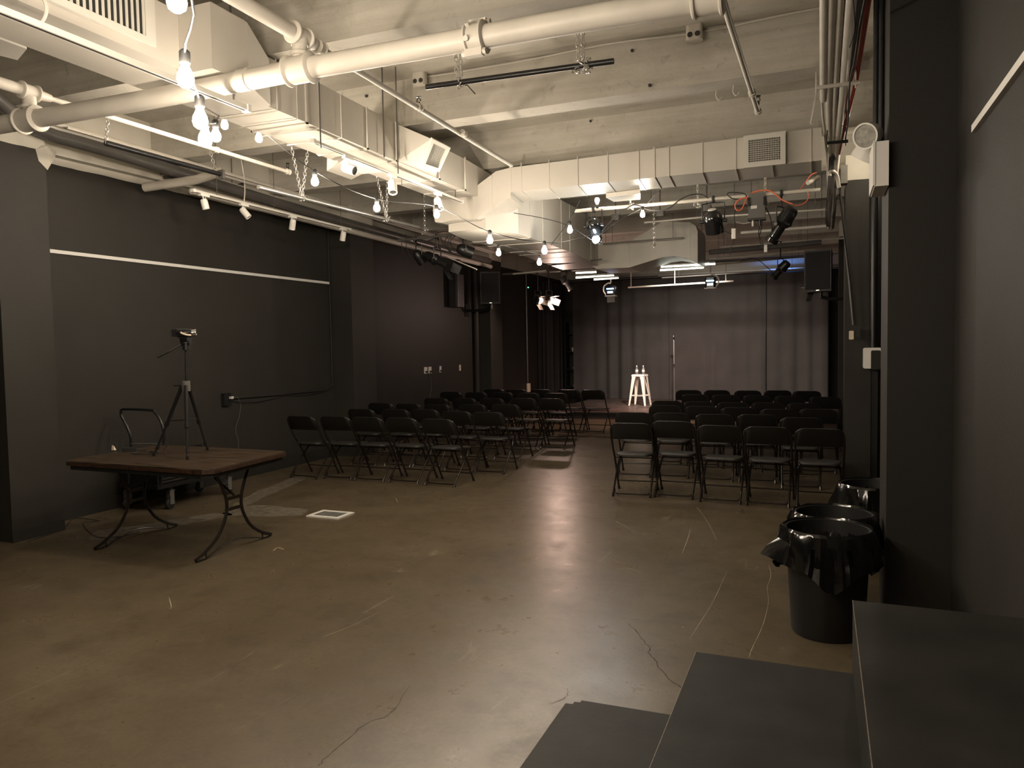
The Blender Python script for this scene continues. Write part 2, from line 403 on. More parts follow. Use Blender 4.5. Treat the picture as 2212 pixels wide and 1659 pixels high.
bb.box((-6.62, 4.43, 0), (-6.604, 4.93, .10)); struct(bb.build('baseboard_left', M['blackwall'], w=True))
bb = MB(); bb.box((XR-.016, 5.38, 0), (XR, 9.99, .12)); struct(bb.build('baseboard_right', M['blackwall'], w=True))
t1 = MB(); t1.box((XL, 5.19, 2.655), (XL+.022, 9.74, 2.69)); struct(t1.build('trim_1', M['rail'], w=True))
t2 = MB(); t2.box((XR-.022, -1.0, 2.655), (XR, 4.27, 2.69)); struct(t2.build('trim_2', M['rail'], w=True))
t3 = MB(); t3.box((XR-.022, 5.5, 2.655), (XR, 9.6, 2.69)); struct(t3.build('trim_3', M['rail'], w=True))

# ================================================================ CHAIRS
def chair_proto():
    t = thing('folding_chair', 'x', 'chair')
    # backrest: curved panel with round top corners, wraps the tubes
    mb = MB(); W, z0, z1, r = .230, .625, .815, .092; nx = 14
    def outline(s):
        # closed outline of the panel in (x, z)
        pts = []
        for cx, cz, a0, rr in ((W-r, z1-r, 0, r), (-W+r, z1-r, PI/2, r), (-W+.03, z0+.03, PI, .03), (W-.03, z0+.03, 1.5*PI, .03)):
            for k in range(6):
                a = a0+PI/2*k/5; pts.append((cx+rr*math.cos(a)*s+(0 if s == 1 else 0), cz+rr*math.sin(a)))
        return pts
    def yb(x, z): return -.008-(z-.80)*.46-.030*(1-(x/W)**2)*1.0
    out = outline(1)
    rings = []
    for dy, k in ((.004, .955), (.014, 1.0), (-.002, 1.0), (-.010, .955)):
        cz = (z0+z1)/2
        rings.append([(x*k, yb(x*k, z)+dy, cz+(z-cz)*k) for x, z in out])
    # interior grids for front and back so the curve shows
    R = [[mb.av(p) for p in rg] for rg in rings]; n = len(out)
    for i in range(3):
        for k in range(n): mb.af([R[i][k], R[i][(k+1) % n], R[i+1][(k+1) % n], R[i+1][k]], True)
    for ring, dy in ((R[0], .004), (R[3], -.010)):
        # strips between mirrored outline points
        c = [mb.v[i] for i in ring]
        top = ring[:12]; bot = ring[12:][::-1]
        xs = [i/12 for i in range(13)]
        for k in range(11):
            pa, pb = top[k], top[k+1]; qa, qb = bot[k], bot[k+1]
            mb.af([pa, pb, qb, qa], True)
    mb.build('backrest', M['plastic'], t, ang=50)
    # seat: rounded tapering board
    mb = MB(); prof = []
    ys0, ys1 = .095, .505
    def seat_outline(g):
        pts = []
        for cx, cy, a0, rr in ((.205, ys1-.10, 0, .10), (-.205, ys1-.10, PI/2, .10), (-.190, ys0+.07, PI, .07), (.190, ys0+.07, 1.5*PI, .07)):
            sx = 1 if cx > 0 else -1
            for k in range(6):
                a = a0+PI/2*k/5; pts.append(((cx-sx*rr)+rr*math.cos(a)+0*g, cy+rr*math.sin(a)))
        return pts
    so = seat_outline(0); cy = (ys0+ys1)/2
    rings = []
    for k, z in ((.94, .418), (1.0, .426), (1.0, .440), (.96, .449), (.6, .444), (.2, .440)):
        rings.append([(x*k, cy+(y-cy)*k, z-.012*(y-cy)/.19) for x, y in so])
    mb.loft(rings, True, True, True); mb.build('seat', M['chairseat'], t, ang=50)
    # the long tubes: back upright and front leg in one bend
    for s in (-1, 1):
        mb = MB(); pts = smooth_path([(s*.16, -.008, .795), (s*.205, .0, .775), (s*.222, .03, .70), (s*.222, .15, .50), (s*.222, .235, .40), (s*.222, .46, .02)], 3)
        mb.tube(pts, .0115, 8); mb.cyl((s*.222, .455, .035), (s*.222, .472, 0), .015, 8)
        mb.build('leg', M['tube'], t)
    for s in (-1, 1):
        mb = MB(); pts = smooth_path([(s*.165, .40, .415), (s*.198, .375, .36), (s*.202, .26, .26), (s*.202, .02, .03)], 3)
        mb.tube(pts, .0115, 8); mb.cyl((s*.202, .025, .035), (s*.202, .008, 0), .0145, 8)
        mb.build('leg', M['tube'], t)
    mb = MB(); mb.tube(smooth_path([(-.198, .09, .075), (-.185, .05, .04), (-.14, .035, .03), (.14, .035, .03), (.185, .05, .04), (.198, .09, .075)], 3), .008, 6)
    mb.build('rear_crossbar', M['tube'], t)
    mb = MB(); mb.cyl((-.222, .405, .11), (.222, .405, .11), .008, 6); mb.build('front_crossbar', M['tube'], t)
    mb = MB(); mb.cyl((-.222, .235, .40), (.222, .235, .40), .007, 6); mb.build('pivot_rod', M['tube'], t)
    return t
LB = [[(-6.19,7.93),(-5.70,7.98),(-5.23,7.98),(-4.75,8.0),(-4.22,7.95)],
      [(-6.0,9.02),(-5.48,9.08),(-5.06,9.15),(-4.47,8.96),(-4.0,8.92)],
      [(-6.33,10.06),(-5.81,10.01),(-5.3,9.98),(-4.76,10.06),(-4.24,10.1)],
      [(-5.97,11.21),(-5.46,11.23),(-4.97,11.25),(-4.46,11.35),(-3.98,11.36)],
      [(-6.5,12.8),(-5.95,12.74),(-5.41,12.72),(-4.86,12.62),(-4.35,12.66)],
      [(-5.99,13.67),(-5.49,13.6),(-4.99,13.66),(-4.44,13.67),(-3.96,13.65)]]
RB = [[(-1.90,8.0),(-1.46,8.06),(-.965,7.97),(-.495,7.94),(-.01,7.89)],
      [(-2.16,9.24),(-1.7,9.27),(-1.17,9.2),(-.69,9.25),(-.20,8.98)],
      [(-1.98,10.38),(-1.47,10.28),(-.99,10.2),(-.49,10.02),(-.03,10.12)],
      [(-2.11,11.2),(-1.63,11.1),(-1.15,11.02),(-.68,11.08),(-.21,11.04)],
      [(-1.91,12.62),(-1.42,12.57),(-.93,12.52),(-.45,12.46),(.06,12.3)],
      [(-2.2,13.75),(-1.71,13.78),(-1.18,13.72),(-.69,13.8),(-.22,13.68)]]
rows = ['row nearest the camera', 'second row from the camera', 'third row from the camera', 'fourth row from the camera', 'fifth row from the camera', 'row nearest the stage']
LP = ['end chair by the left wall', 'second chair from the left wall', 'middle chair', 'second chair from the aisle', 'aisle end chair']
RP = ['aisle end chair', 'second chair from the aisle', 'middle chair', 'second chair from the right wall', 'end chair by the right wall']
proto = chair_proto(); first = True
for blk, tab, pos, nm in (('left', LB, LP, 'left'), ('right', RB, RP, 'right')):
    for i, row in enumerate(tab):
        for j, (x, y) in enumerate(row):
            c = proto if first else copy_tree(proto); first = False
            c.location = (x, y, 0)
            c.rotation_euler = (0, 0, random.uniform(-.05, .05)+(.0 if blk == 'left' else .01))
            if blk == 'right' and i == 0 and j == 1: c.scale = (1, 1, 1.03)
            tag(c, 'black folding chair, %s block, %s, %s' % (nm, rows[i], pos[j]), 'chair', 'folding chairs in the %s block' % nm)

# ================================================================ STAGE
sx0, sx1, sy0 = -5.86, .5, 16.2
t = thing('stage_platform', 'low dark wooden stage platform in front of the black curtain', 'stage', (-2.7, 18.2, 0))
mb = MB(); mb.box((sx0, sy0+.03, 0), (sx1, 20.9, .135)); mb.build('skirt', M['stageside'], t, w=True)
mb = MB(); mb.box((sx0, sy0, .13), (sx1, 20.9, .16)); mb.build('deck', M['stage'], t, w=True)
mb = MB(); mb.box((sx0, sy0-.004, .128), (sx1, sy0, .152)); mb.build('nosing', M['black'], t, w=True)
def curtain(x0, x1, y, z0, z1, n, amp, label, m, seed, grp='black curtain panels behind the stage', name='stage_curtain'):
    rnd = random.Random(seed); N = n*10; mb = MB(); ph = [rnd.uniform(0, 6.28) for _ in range(5)]
    rings = []
    for s in (0, 1):
        for lev in range(9):
            pass
    zs = [z0+(z1-z0)*k/8 for k in range(9)]
    def yy(u, z):
        f = (z-z0)/(z1-z0)
        a = amp*(1.05-.35*f)
        w = u*n*2*PI+.5*math.sin(u*n*1.7+ph[0]+f*.6)+.9*math.sin(u*n*.9+ph[3])
        v = math.sin(w); v = math.copysign(abs(v)**.75, v)
        return y+a*v*(.6+.4*math.sin(u*n*1.3+ph[1]))+.025*math.sin(u*7+ph[2])
    F_ = [[mb.av((x0+(x1-x0)*i/N, yy(i/N, z), z)) for i in range(N+1)] for z in zs]
    B_ = [[mb.av((x0+(x1-x0)*i/N, yy(i/N, z)+.008, z)) for i in range(N+1)] for z in zs]
    for k in range(8):
        for i in range(N):
            mb.af([F_[k][i], F_[k][i+1], F_[k+1][i+1], F_[k+1][i]], True); mb.af([B_[k][i+1], B_[k][i], B_[k+1][i], B_[k+1][i+1]], True)
        mb.af([F_[k][0], F_[k+1][0], B_[k+1][0], B_[k][0]]); mb.af([F_[k][N], B_[k][N], B_[k+1][N], F_[k+1][N]])
    for i in range(N):
        mb.af([F_[8][i], F_[8][i+1], B_[8][i+1], B_[8][i]]); mb.af([F_[0][i+1], F_[0][i], B_[0][i], B_[0][i+1]])
    o = mb.build(name, m, w=True, ang=80); return tag(o, label, 'curtain', grp)
cx = [at(x, 720, Y=20.2).x for x in (1238, 1443, 1549, 1652, 1790)]
cl = ['leftmost black curtain panel behind the stage, left of the stool', 'black curtain panel right behind the microphone stand', 'black curtain panel second from the right behind the stage', 'rightmost black curtain panel behind the stage by the right wall']
cl[1] = 'black curtain panel directly behind the microphone stand'
for k in range(4):
    curtain(cx[k]-(.03 if k else 0), cx[k+1]+(.03 if k < 3 else 0), 20.2+(.06 if k % 2 else 0), .165, 3.38, (7, 2, 3, 4)[k], (.05, .014, .022, .035)[k], cl[k], M['curtain'], 11+k)
mb = MB(); mb.cyl((cx[0]-.3, 20.2, 3.42), (XR-.01, 20.2, 3.42), .022, 10); tag(mb.build('curtain_rod', M['greypipe'], w=True), 'dark pipe the stage curtains hang from', 'rod')
curtain(-6.95, -6.55, 18.9, .02, 3.35, 3, .05, 'narrow dark drape at the left side of the stage, nearest the wall pipe', M['curtain2'], 30, 'dark side drapes left of the stage', 'side_drape')
curtain(-6.98, -6.62, 19.9, .02, 3.35, 2, .04, 'narrow dark drape beside the backstage shelf left of the stage', M['curtain2'], 31, 'dark side drapes left of the stage', 'side_drape')
# backstage shelf glimpsed through the gap
t = thing('backstage_shelf', 'dark shelf with white oddments glimpsed left of the stage curtain', 'shelf', (-6.5, 20.6, 0))
mb = MB()
for x in (-6.72, -6.28): mb.box((x-.015, 20.45, 0), (x+.015, 20.75, 2.3))
mb.build('frame', M['black'], t, w=True)
for z in (.45, .95, 1.45, 1.95):
    mb = MB(); mb.box((-6.72, 20.45, z), (-6.28, 20.75, z+.02)); mb.build('shelf_board', M['black'], t, w=True)
for x, z, w_, h, lab in ((-6.45, 1.47, .16, .05, 'flat white box on the third board of the backstage shelf'), (-6.47, 1.52, .14, .06, 'white box topmost on the third backstage shelf board'), (-6.45, .97, .10, .06, 'small white carton on the second backstage shelf board'), (-6.46, .47, .08, .05, 'small white carton on the lowest backstage shelf board')):
    mb = MB(); mb.rbox((x, 20.53, z+h/2), (w_, .12, h), .01); tag(mb.build('carton', M['white'], w=True), lab, 'box')
# stool
sp_ = at(1382, 808, Y=18.25)
t = thing('bar_stool', 'cream metal bar stool with splayed legs on the stage', 'stool', (sp_.x, 18.25, .16), -.13)
mb = MB(); mb.rbox((0, 0, .745), (.31, .31, .012), .045, 4); mb.hexa([(x*.158, y*.158, .705) for x, y in ((-1,-1),(1,-1),(1,1),(-1,1))], [(x*.152, y*.152, .745) for x, y in ((-1,-1),(1,-1),(1,1),(-1,1))]); mb.build('seat', M['stool'], t)
for sx, sy in ((-1,-1),(1,-1),(1,1),(-1,1)):
    mb = MB(); a = .145; b = .215
    # V-section folded sheet leg, wide on top
    def L(c, w, z): return [(sx*c, sy*c, z), (sx*(c-w), sy*c, z), (sx*(c-w), sy*(c-.006), z), (sx*(c-.006), sy*(c-.006), z), (sx*(c-.006), sy*(c-w), z), (sx*c, sy*(c-w), z)]
    mb.loft([L(a, .098, .72), L(a+.012, .078, .60), L(b, .034, .012)]); mb.cbox((sx*(b-.012), sy*(b-.012), .008), (.034, .034, .016)); mb.build('leg', M['stool'], t)
for k in range(4):
    c = .19; z = .235; P = [(-c,-c),(c,-c),(c,c),(-c,c)]
    (x0, y0), (x1, y1) = P[k], P[(k+1) % 4]
    mb = MB(); mb.tube([(x0, y0, z), (x1, y1, z)], .010, 8); mb.build('footrest_bar', M['stool'], t)
def bottle(px, label):
    p = at(px, 806, Y=18.22)
    t = thing('water_bottle', label, 'bottle', (p.x, 18.2, .9115), group='water bottles on the stool')
    mb = MB(); mb.lathe([(.001, .002), (.030, 0), (.033, .006), (.033, .05), (.030, .06), (.033, .07), (.033, .125), (.028, .15), (.013, .185), (.012, .195)], 20); mb.build('bottle_body', M['glass'], t)
    mb = MB(); mb.lathe([(.0005, .192), (.015, .192), (.015, .212), (.013, .214), (.0005, .214)], 16); mb.build('cap', M['cap'], t)
    mb = MB(); mb.lathe([(.0338, .062), (.0338, .115)], 20, cap=False); mb.build('label_band', M['white'], t)
bottle(1376, 'clear water bottle standing on the left of the cream stool'); bottle(1390, 'clear water bottle standing on the right of the cream stool')
# microphone stand
mp = at(1456, 790, Y=18.9)
t = thing('microphone_stand', 'slim straight microphone stand on the stage, right of the stool', 'stand', (mp.x, 18.9, .16))
mb = MB(); mb.lathe([(.001, .022), (.05, .022), (.12, .014), (.125, .0), (.001, 0)], 28); mb.build('base', M['black'], t)
mb = MB(); mb.cyl((0, 0, .02), (0, 0, .95), .013, 12); mb.build('lower_tube', M['greypipe'], t)
mb = MB(); mb.cyl((0, 0, .9), (.0, 0, 1.60), .010, 12); mb.build('upper_tube', M['silver'], t)
mb = MB(); mb.lathe([(.001, .90), (.017, .90), (.017, .98), (.001, .98)], 12); mb.build('clutch', M['black'], t)
mb = MB(); mb.tube([(0, 0, 1.585), (0, -.01, 1.62), (.005, -.03, 1.655)], .014, 8); mb.build('clip', M['black'], t)
mb = MB(Matrix.Translation((mp.x+.005, 18.86, 1.79)) @ Matrix.Rotation(math.radians(60), 4, 'X'))
t = thing('microphone', 'handheld microphone with shiny ball head clipped on the stand', 'microphone', (mp.x+.005, 18.86, 1.79))
mb.lathe([(.001, -.14), (.012, -.14), (.014, -.02), (.018, .03), (.001, .03)], 16); mb.build('body', M['black'], t, w=True)
mb2 = MB(mb.M); mb2.lathe([(.001, .025), (.020, .03), (.029, .045), (.031, .06), (.025, .078), (.012, .088), (.001, .09)], 16); mb2.build('ball_grille', M['chrome'], t, w=True)
mb = MB(); mb.tube(smooth_path([(mp.x, 18.8, .175), (mp.x-.1, 18.5, .166), (mp.x-.35, 18.2, .166), (mp.x-.3, 17.6, .166), (mp.x-.55, 17.3, .166), (mp.x-.5, 16.9, .166)], 5), .0035, 6)
tag(mb.build('microphone_cable', M['rubber'], w=True), 'thin black cable lying on the stage near the stool', 'cable')
# ================================================================ TABLE, TRIPOD, CAMERA
A, B_, B2, C_, D_, E_ = (Vector(p+(0,)) for p in ((-5.955,4.49),(-4.42,4.455),(-4.36,4.52),(-4.445,5.51),(-6.0,5.565),(-6.07,5.50)))
t = thing('folding_table', 'brown wood-grain table with curved metal legs carrying the tripod', 'table', (-5.2, 5.0, 0))
poly = [Vector((-5.965,4.49,0)), Vector((-4.43,4.455,0)), Vector((-4.365,4.52,0)), Vector((-4.445,5.47,0)), Vector((-4.50,5.52,0)), Vector((-6.0,5.57,0)), Vector((-6.06,5.51,0)), Vector((-6.03,4.55,0))]
mb = MB(); mb.hexa([p+Vector((0,0,.712)) for p in poly], [p+Vector((0,0,.742)) for p in poly])
mb.build('edge_band', M['edgewood'], t, w=True)
c0 = sum(poly, Vector())/len(poly); ins = [c0+(p-c0)*.994 for p in poly]
mb = MB(); mb.hexa([p+Vector((0,0,.740)) for p in ins], [p+Vector((0,0,.750)) for p in ins]); mb.build('tabletop', M['wood'], t, w=True)
ins = [c0+(p-c0)*.965 for p in poly]
mb = MB(); mb.hexa([p+Vector((0,0,.675)) for p in ins], [p+Vector((0,0,.713)) for p in ins]); mb.build('apron', M['black'], t, w=True)
for X0, nm in ((-5.66, 'left'), (-4.55, 'right')):
    yc = 4.92
    for s in (-1, 1):
        mb = MB(); pts = smooth_path([(X0, yc+s*.20, .68), (X0, yc+s*.125, .54), (X0, yc+s*.085, .42), (X0, yc+s*.10, .30), (X0, yc+s*.19, .16), (X0, yc+s*.33, .065), (X0, yc+s*.44, .022)], 4)
        mb.tube(pts, .0135, 8); mb.tube([(X0, yc+s*.44, .022), (X0, yc+s*.435, .010), (X0+.0, yc+s*.33, .010), (X0, yc+s*.33, .062)], .007, 6)
        mb.build('leg', M['tube'], t, w=True)
    mb = MB()
    for z in (.44, .35): mb.cbox((X0, yc, z), (.012, .19, .026))
    mb.build('leg_brace', M['tube'], t, w=True)
    mb = MB(); pts = smooth_path([(X0, yc-.33, .010), (X0, yc-.22, .045), (X0, yc, .085), (X0, yc+.22, .045), (X0, yc+.33, .010)], 4); mb.tube(pts, .006, 6)
    mb.build('foot_stretcher', M['tube'], t, w=True)
    s = 1 if X0 < -5 else -1
    mb = MB(); mb.tube([(X0, yc, .46), (X0+s*.33, yc, .68)], .010, 6); mb.build('fold_strut', M['tube'], t, w=True)
# tripod standing on the table
hx, hy = -5.12, 5.03; zt = .7505
feet = [(-5.449, 4.939), (-4.972, 4.85), (-5.268+.03, 5.351)]
hub = Vector((hx-.02, hy, 1.37))
t = thing('camera_tripod', 'black extended tripod standing on the brown table', 'tripod', (hx, hy, zt))
for fx, fy in feet:
    f = Vector((fx, fy, zt)); d = (f-hub); side = d.cross(Vector((0, 0, 1))).normalized()
    top = hub+Vector((d.x, d.y, 0)).normalized()*.035
    mb = MB()
    mid = top.lerp(f, .55); mid2 = top.lerp(f, .52); low = top.lerp(f, .88)
    mb.tube([top, mid], [.017, .014], 8); mb.tube([mid2, mid2+(mid-mid2)*1.8], .019, 8); mb.tube([mid, low], .0095, 8); mb.tube([low-d*.02, low+d*.03], .015, 8); mb.tube([low, f+Vector((0,0,.02))], .0075, 8); mb.tube([f+Vector((0,0,.03)), f], .013, 8)
    mb.build('leg', M['black'], t, w=True)
mb = MB(); mb.cyl(hub-Vector((0,0,.05)), hub+Vector((0,0,.04)), .036, 16); mb.build('hub', M['grey'], t, w=True)
mb = MB(); mb.cyl(hub-Vector((0,0,.33)), (hx-.005, hy, 1.69), .011, 10); mb.build('centre_column', M['black'], t, w=True)
for fx, fy in feet:
    f = Vector((fx, fy, zt)); m_ = hub.lerp(f, .50)
    mb = MB(); mb.tube([hub-Vector((0,0,.30)), m_], .005, 6); mb.build('spreader_arm', M['black'], t, w=True)
mb = MB(); mb.cyl((hx, hy, 1.68), (hx, hy, 1.735), .032, 16); mb.cyl((hx, hy, 1.735), (hx, hy, 1.75), .046, 16); mb.cbox((hx, hy, 1.772), (.085, .06, .03)); mb.cyl((hx-.05, hy, 1.745), (hx+.05, hy, 1.745), .018, 10); mb.build('fluid_head', M['black'], t, w=True)
mb = MB(); e = at(338, 772, Y=4.85); mb.tube([(hx-.02, hy, 1.74), e.lerp(Vector((hx, hy, 1.74)), .45), e], [.006, .007, .007], 8); mb.tube([e.lerp(Vector((hx, hy, 1.74)), .42), e], .0115, 8); mb.build('pan_handle', M['black'], t, w=True)
mb = MB(); mb.cyl(hub+Vector((0,0,.0)), hub+Vector((-.11,-.03,.0)), .006, 6); mb.build('crank', M['black'], t, w=True)
# camcorder: lens end towards the stage side
CC = t = thing('camcorder', 'black camcorder with silver lens ring mounted on the tripod', 'camera', (hx, hy, 1.787))
ax = (RT*1.0+Vector((0, .35, 0))); ax.z = 0; ax.normalize()
zr = Vector((0, 0, 1)); yr = zr.cross(ax)
MX = Matrix(((ax.x, yr.x, 0, hx), (ax.y, yr.y, 0, hy), (0, 0, 1, 1.787), (0, 0, 0, 1)))
mb = MB(MX); mb.loft([[(x, w_*math.cos(2*PI*k/14), .042+h*math.sin(2*PI*k/14)) for k in range(14)] for x, w_, h in ((-.075, .028, .036), (-.07, .032, .042), (.02, .034, .040), (.05, .033, .036))], True, True, True); mb.cbox((-.085, 0, .04), (.05, .052, .062)); mb.cbox((-.02, 0, .003), (.06, .05, .008)); mb.build('body', M['blackgloss'], t, w=True)
mb = MB(MX); mb.lathe([(.001, .05), (.031, .05), (.031, .066), (.028, .066), (.028, .070), (.033, .070), (.033, .086), (.026, .086), (.02, .075), (.001, .075)], 20, o=(0, 0, .042), axis='x'); mb.build('lens_barrel', M['chrome'], t, w=True)
mb = MB(MX); mb.tube(smooth_path([(-.035, -.033, .045), (-.02, -.048, .035), (.02, -.048, .022), (.045, -.034, .02)], 4), .008, 8); mb.build('hand_strap', M['ivory'], t, w=True)
mb = MB(MX); mb.cbox((-.118, 0, .045), (.02, .036, .034)); mb.build('eyepiece', M['rubber'], t, w=True)
# things on the table
p = at(283, 975, Z=.75)
mb = MB(Matrix.Translation(p) @ Matrix.Rotation(.5, 4, 'Z')); mb.rbox((0, 0, .016), (.13, .06, .03), .012); mb.cbox((-.02, .0, .033), (.11, .045, .006))
PA = tag(mb.build('power_adapter', M['rubber'], w=True), 'small black power adapter lying on the table left of the tripod', 'adapter')
mb = MB(); pts = smooth_path([p+Vector((.06, .02, .006)), p+Vector((.12, .05, .006)), p+Vector((.2, -.02, .006)), p+Vector((.16, -.13, .006)), p+Vector((.25, -.16, .006)), p+Vector((.36, -.08, .006)), p+Vector((.22, .01, .006)), p+Vector((.36, -.02, .006)), Vector((-5.47, 4.93, .757))], 5)
mb.tube(pts, .0032, 6); mb.build('adapter_cord', M['rubber'], PA, w=True)
p = at(246, 972, Z=.75); mb = MB(Matrix.Translation(p)); mb.hexa([(-.018,-.012,0),(.018,-.012,0),(.018,.012,0),(-.018,.012,0)], [(-.020,-.002,.045),(.004,-.002,.035),(.004,.002,.035),(-.020,.002,.045)])
tag(mb.build('folded_paper_tag', M['ivory'], w=True), 'tiny folded pale paper tag on the far left of the table', 'tag')
# thin cord hanging from the tripod
mb = MB(); mb.tube(smooth_path([(hx-.07, hy+.02, 1.75), (hx-.10, hy+.02, 1.55), (hx-.13, hy+.02, 1.32), (hx-.20, hy+.02, 1.12), (hx-.17, hy, .95), (hx-.25, hy-.05, .80), (-5.36, 4.97, .757)], 5), .0022, 5)
mb.build('camera_cord', M['rubber'], CC, w=True)
# rolling cart behind the table
t = thing('rolling_cart', 'black louvred rolling cart with push handle behind the table', 'cart', (-6.55, 6.3, 0))
Mc = Matrix.Translation((-6.59, 6.40, 0)) @ Matrix.Rotation(-.02, 4, 'Z')
mb = MB(Mc); mb.box((-.30, -.62, .24), (.26, .50, .285)); mb.build('platform', M['black'], t, w=True)
mb = MB(Mc); mb.box((-.28, -.60, .285), (.24, .48, .52)); mb.box((-.28, -.60, .285), (-.24, .48, .56)); mb.build('body', M['black'], t, w=True)
mb = MB(Mc)
for k in range(7):
    z = .31+k*.03; mb.hexa([(.24, -.57, z), (.262, -.57, z-.008), (.262, .46, z-.008), (.24, .46, z)], [(.24, -.57, z+.014), (.262, -.57, z+.0), (.262, .46, z+.0), (.24, .46, z+.014)])
mb.build('louvres', M['chairseat'], t, w=True)
mb = MB(Mc)
for k in range(6): mb.box((-.26, -.615, .31+k*.035), (-.12, -.60, .325+k*.035))
mb.build('front_louvres', M['black'], t, w=True)
for x, y in ((.20, -.40), (-.24, -.56), (.20, .43), (-.24, .43)):
    mb = MB(Mc); mb.cyl((x, y, .24), (x, y, .19), .02, 10); mb.box((x-.028, y-.035, .05), (x-.022, y+.02, .195)); mb.box((x+.022, y-.035, .05), (x+.028, y+.02, .195)); mb.box((x-.028, y-.035, .19), (x+.028, y+.03, .2)); c = mb.build('caster', M['grey'], t, w=True)
    mb = MB(Mc); mb.lathe([(.001, -.018), (.05, -.018), (.058, -.012), (.058, .012), (.05, .018), (.001, .018)], 20, o=(x, y-.015, .058), axis='x'); mb.build('wheel', M['rubber'], c, w=True)
hl, hr = -7.0+.03, -6.42
mb = MB(); hy_ = 5.83
P = [at(262, 890, Y=hy_), at(268, 884, Y=hy_), at(325, 886, Y=hy_), at(334, 890, Y=hy_), at(346, 907, Y=hy_), at(354, 935, Y=hy_), at(353, 968, Y=hy_)]
L_ = [at(283, 970, Y=hy_), at(280, 935, Y=hy_), at(263, 900, Y=hy_)]
pts = [(L_[0].x, hy_-.05, .28)]+[L_[0], L_[1], L_[2]]+P+[(P[-1].x, hy_-.05, .28)]
mb.tube(smooth_path([Vector(p) for p in pts], 3), .0145, 8); mb.build('push_handle', M['blackpipe'], t, w=True)
mb = MB(); a = at(283, 959, Y=hy_); b = at(353, 959, Y=hy_); mb.tube([a, b], .008, 6); mb.build('handle_bar', M['grey'], t, w=True)
# floor cord beside column
mb = MB(); mb.tube(smooth_path([at(x, y, Z=.006) for x, y in ((60, 1170), (135, 1142), (160, 1120), (215, 1125), (180, 1130), (205, 1158), (250, 1160), (300, 1150))], 5), .0032, 6)
tag(mb.build('floor_cable', M['rubber'], w=True), 'black cord lying on the floor by the near left column and table', 'cord')
# ---------------------------------------------------------------- floor vent
c = at(714, 1112.5, Z=0)
t = thing('floor_vent', 'square white floor vent cover with patterned grille', 'vent', (c.x, c.y, 0))
mb = MB(Matrix.Translation((c.x, c.y, 0))); w_, h_ = .19, .14
for a in ((-w_, -h_, w_, -h_+.045), (-w_, h_-.045, w_, h_), (-w_, -h_+.045, -w_+.045, h_-.045), (w_-.045, -h_+.045, w_, h_-.045)): mb.box((a[0], a[1], .0), (a[2], a[3], .012))
mb.build('frame', M['white'], t, w=True)
mb = MB(Matrix.Translation((c.x, c.y, 0)))
for k in range(14):
    x = -.145+.29*k/13
    mb.tube([(x, -.095, .006), (x+.012*math.sin(k), 0, .008), (x, .095, .006)], .0035, 4)
for k in range(9):
    y = -.095+.19*k/8; mb.tube([(-.145, y, .006), (0, y+.01, .008), (.145, y, .006)], .0035, 4)
mb.build('lattice', M['grey'], t, w=True)
mb = MB(Matrix.Translation((c.x, c.y, 0))); mb.box((-.146, -.096, 0), (.146, .096, .002)); mb.build('recess', M['slot'], t, w=True)
# ---------------------------------------------------------------- left wall fittings
mb = MB(); X = -6.985
mb.tube(smooth_path([(X, 9.74, 3.5), (X, 9.74, 2.4), (X, 9.74, 1.22), (X, 9.71, 1.10), (X, 9.60, 1.045), (X, 9.4, 1.04), (X, 8.4, 1.045), (X, 7.62, 1.055)], 4), .013, 8)
tag(mb.build('wall_conduit', M['blackwall'], w=True), 'dark conduit running down the left wall corner then along to the socket', 'conduit')
t = thing('wall_socket', 'dark wall socket box on the left wall with a cord plugged in', 'socket', (-7, 7.47, 1.05))
mb = MB(); mb.box((-6.999, 7.41, .97), (-6.95, 7.53, 1.13)); mb.build('box', M['blackpipe'], t, w=True)
mb = MB(); mb.box((-6.95, 7.50, 1.055), (-6.91, 7.535, 1.085)); mb.build('plug', M['white'], t, w=True)
mb = MB(); mb.tube(smooth_path([(-6.91, 7.52, 1.07), (-6.88, 7.58, 1.06), (-6.90, 7.64, .96), (-6.92, 7.63, .82), (-6.94, 7.58, .66), (-6.92, 7.60, .50), (-6.95, 7.62, .30), (-6.9, 7.6, .16)], 5), .0032, 6)
tag(mb.build('extension_cable', M['grey'], w=True), 'grey cord hanging down the left wall from the socket', 'cord')
mb = MB(); mb.tube(smooth_path(sag((-6.97, 7.55, 1.03), (-6.97, 8.6, 1.035), .05, 5)+sag((-6.97, 8.6, 1.035), (-6.97, 9.5, 1.03), .03, 5)[1:], 3), .005, 6)
tag(mb.build('sagging_cable', M['rubber'], w=True), 'black cord sagging below the horizontal wall conduit', 'cord')
for y, n, lab, mt, ww in ((12.83, 2, 'double white outlet plate, leftmost of three on the left wall', 'white', .115), (13.35, 1, 'single white outlet plate, middle of three on the left wall', 'white', .07), (14.23, 1, 'plain ivory plate, rightmost of three on the left wall', 'ivory', .075)):
    if n == 2: pass
    t = thing('outlet_plate', lab, 'outlet', (-7, y, 1.22), group='outlet plates on the left wall')
    if n == 2: OP = t
    for k in range(n):
        yy = y+(k-(n-1)/2)*.17
        mb = MB(); mb.box((-6.999, yy-ww/2, 1.16), (-6.99, yy+ww/2, 1.285)); mb.build('plate', M[mt], t, w=True)
        if mt == 'white':
            mb = MB(); mb.box((-6.99, yy-.02, 1.175), (-6.975, yy+.03, 1.21)); mb.build('plug', M['rubber'], t, w=True)
mb = MB(); mb.tube(smooth_path([(-6.97, 12.86, 1.18), (-6.96, 12.9, .9), (-6.97, 12.8, .6), (-6.96, 12.82, .3)], 4), .004, 5); mb.build('outlet_cord', M['greypipe'], OP, w=True)
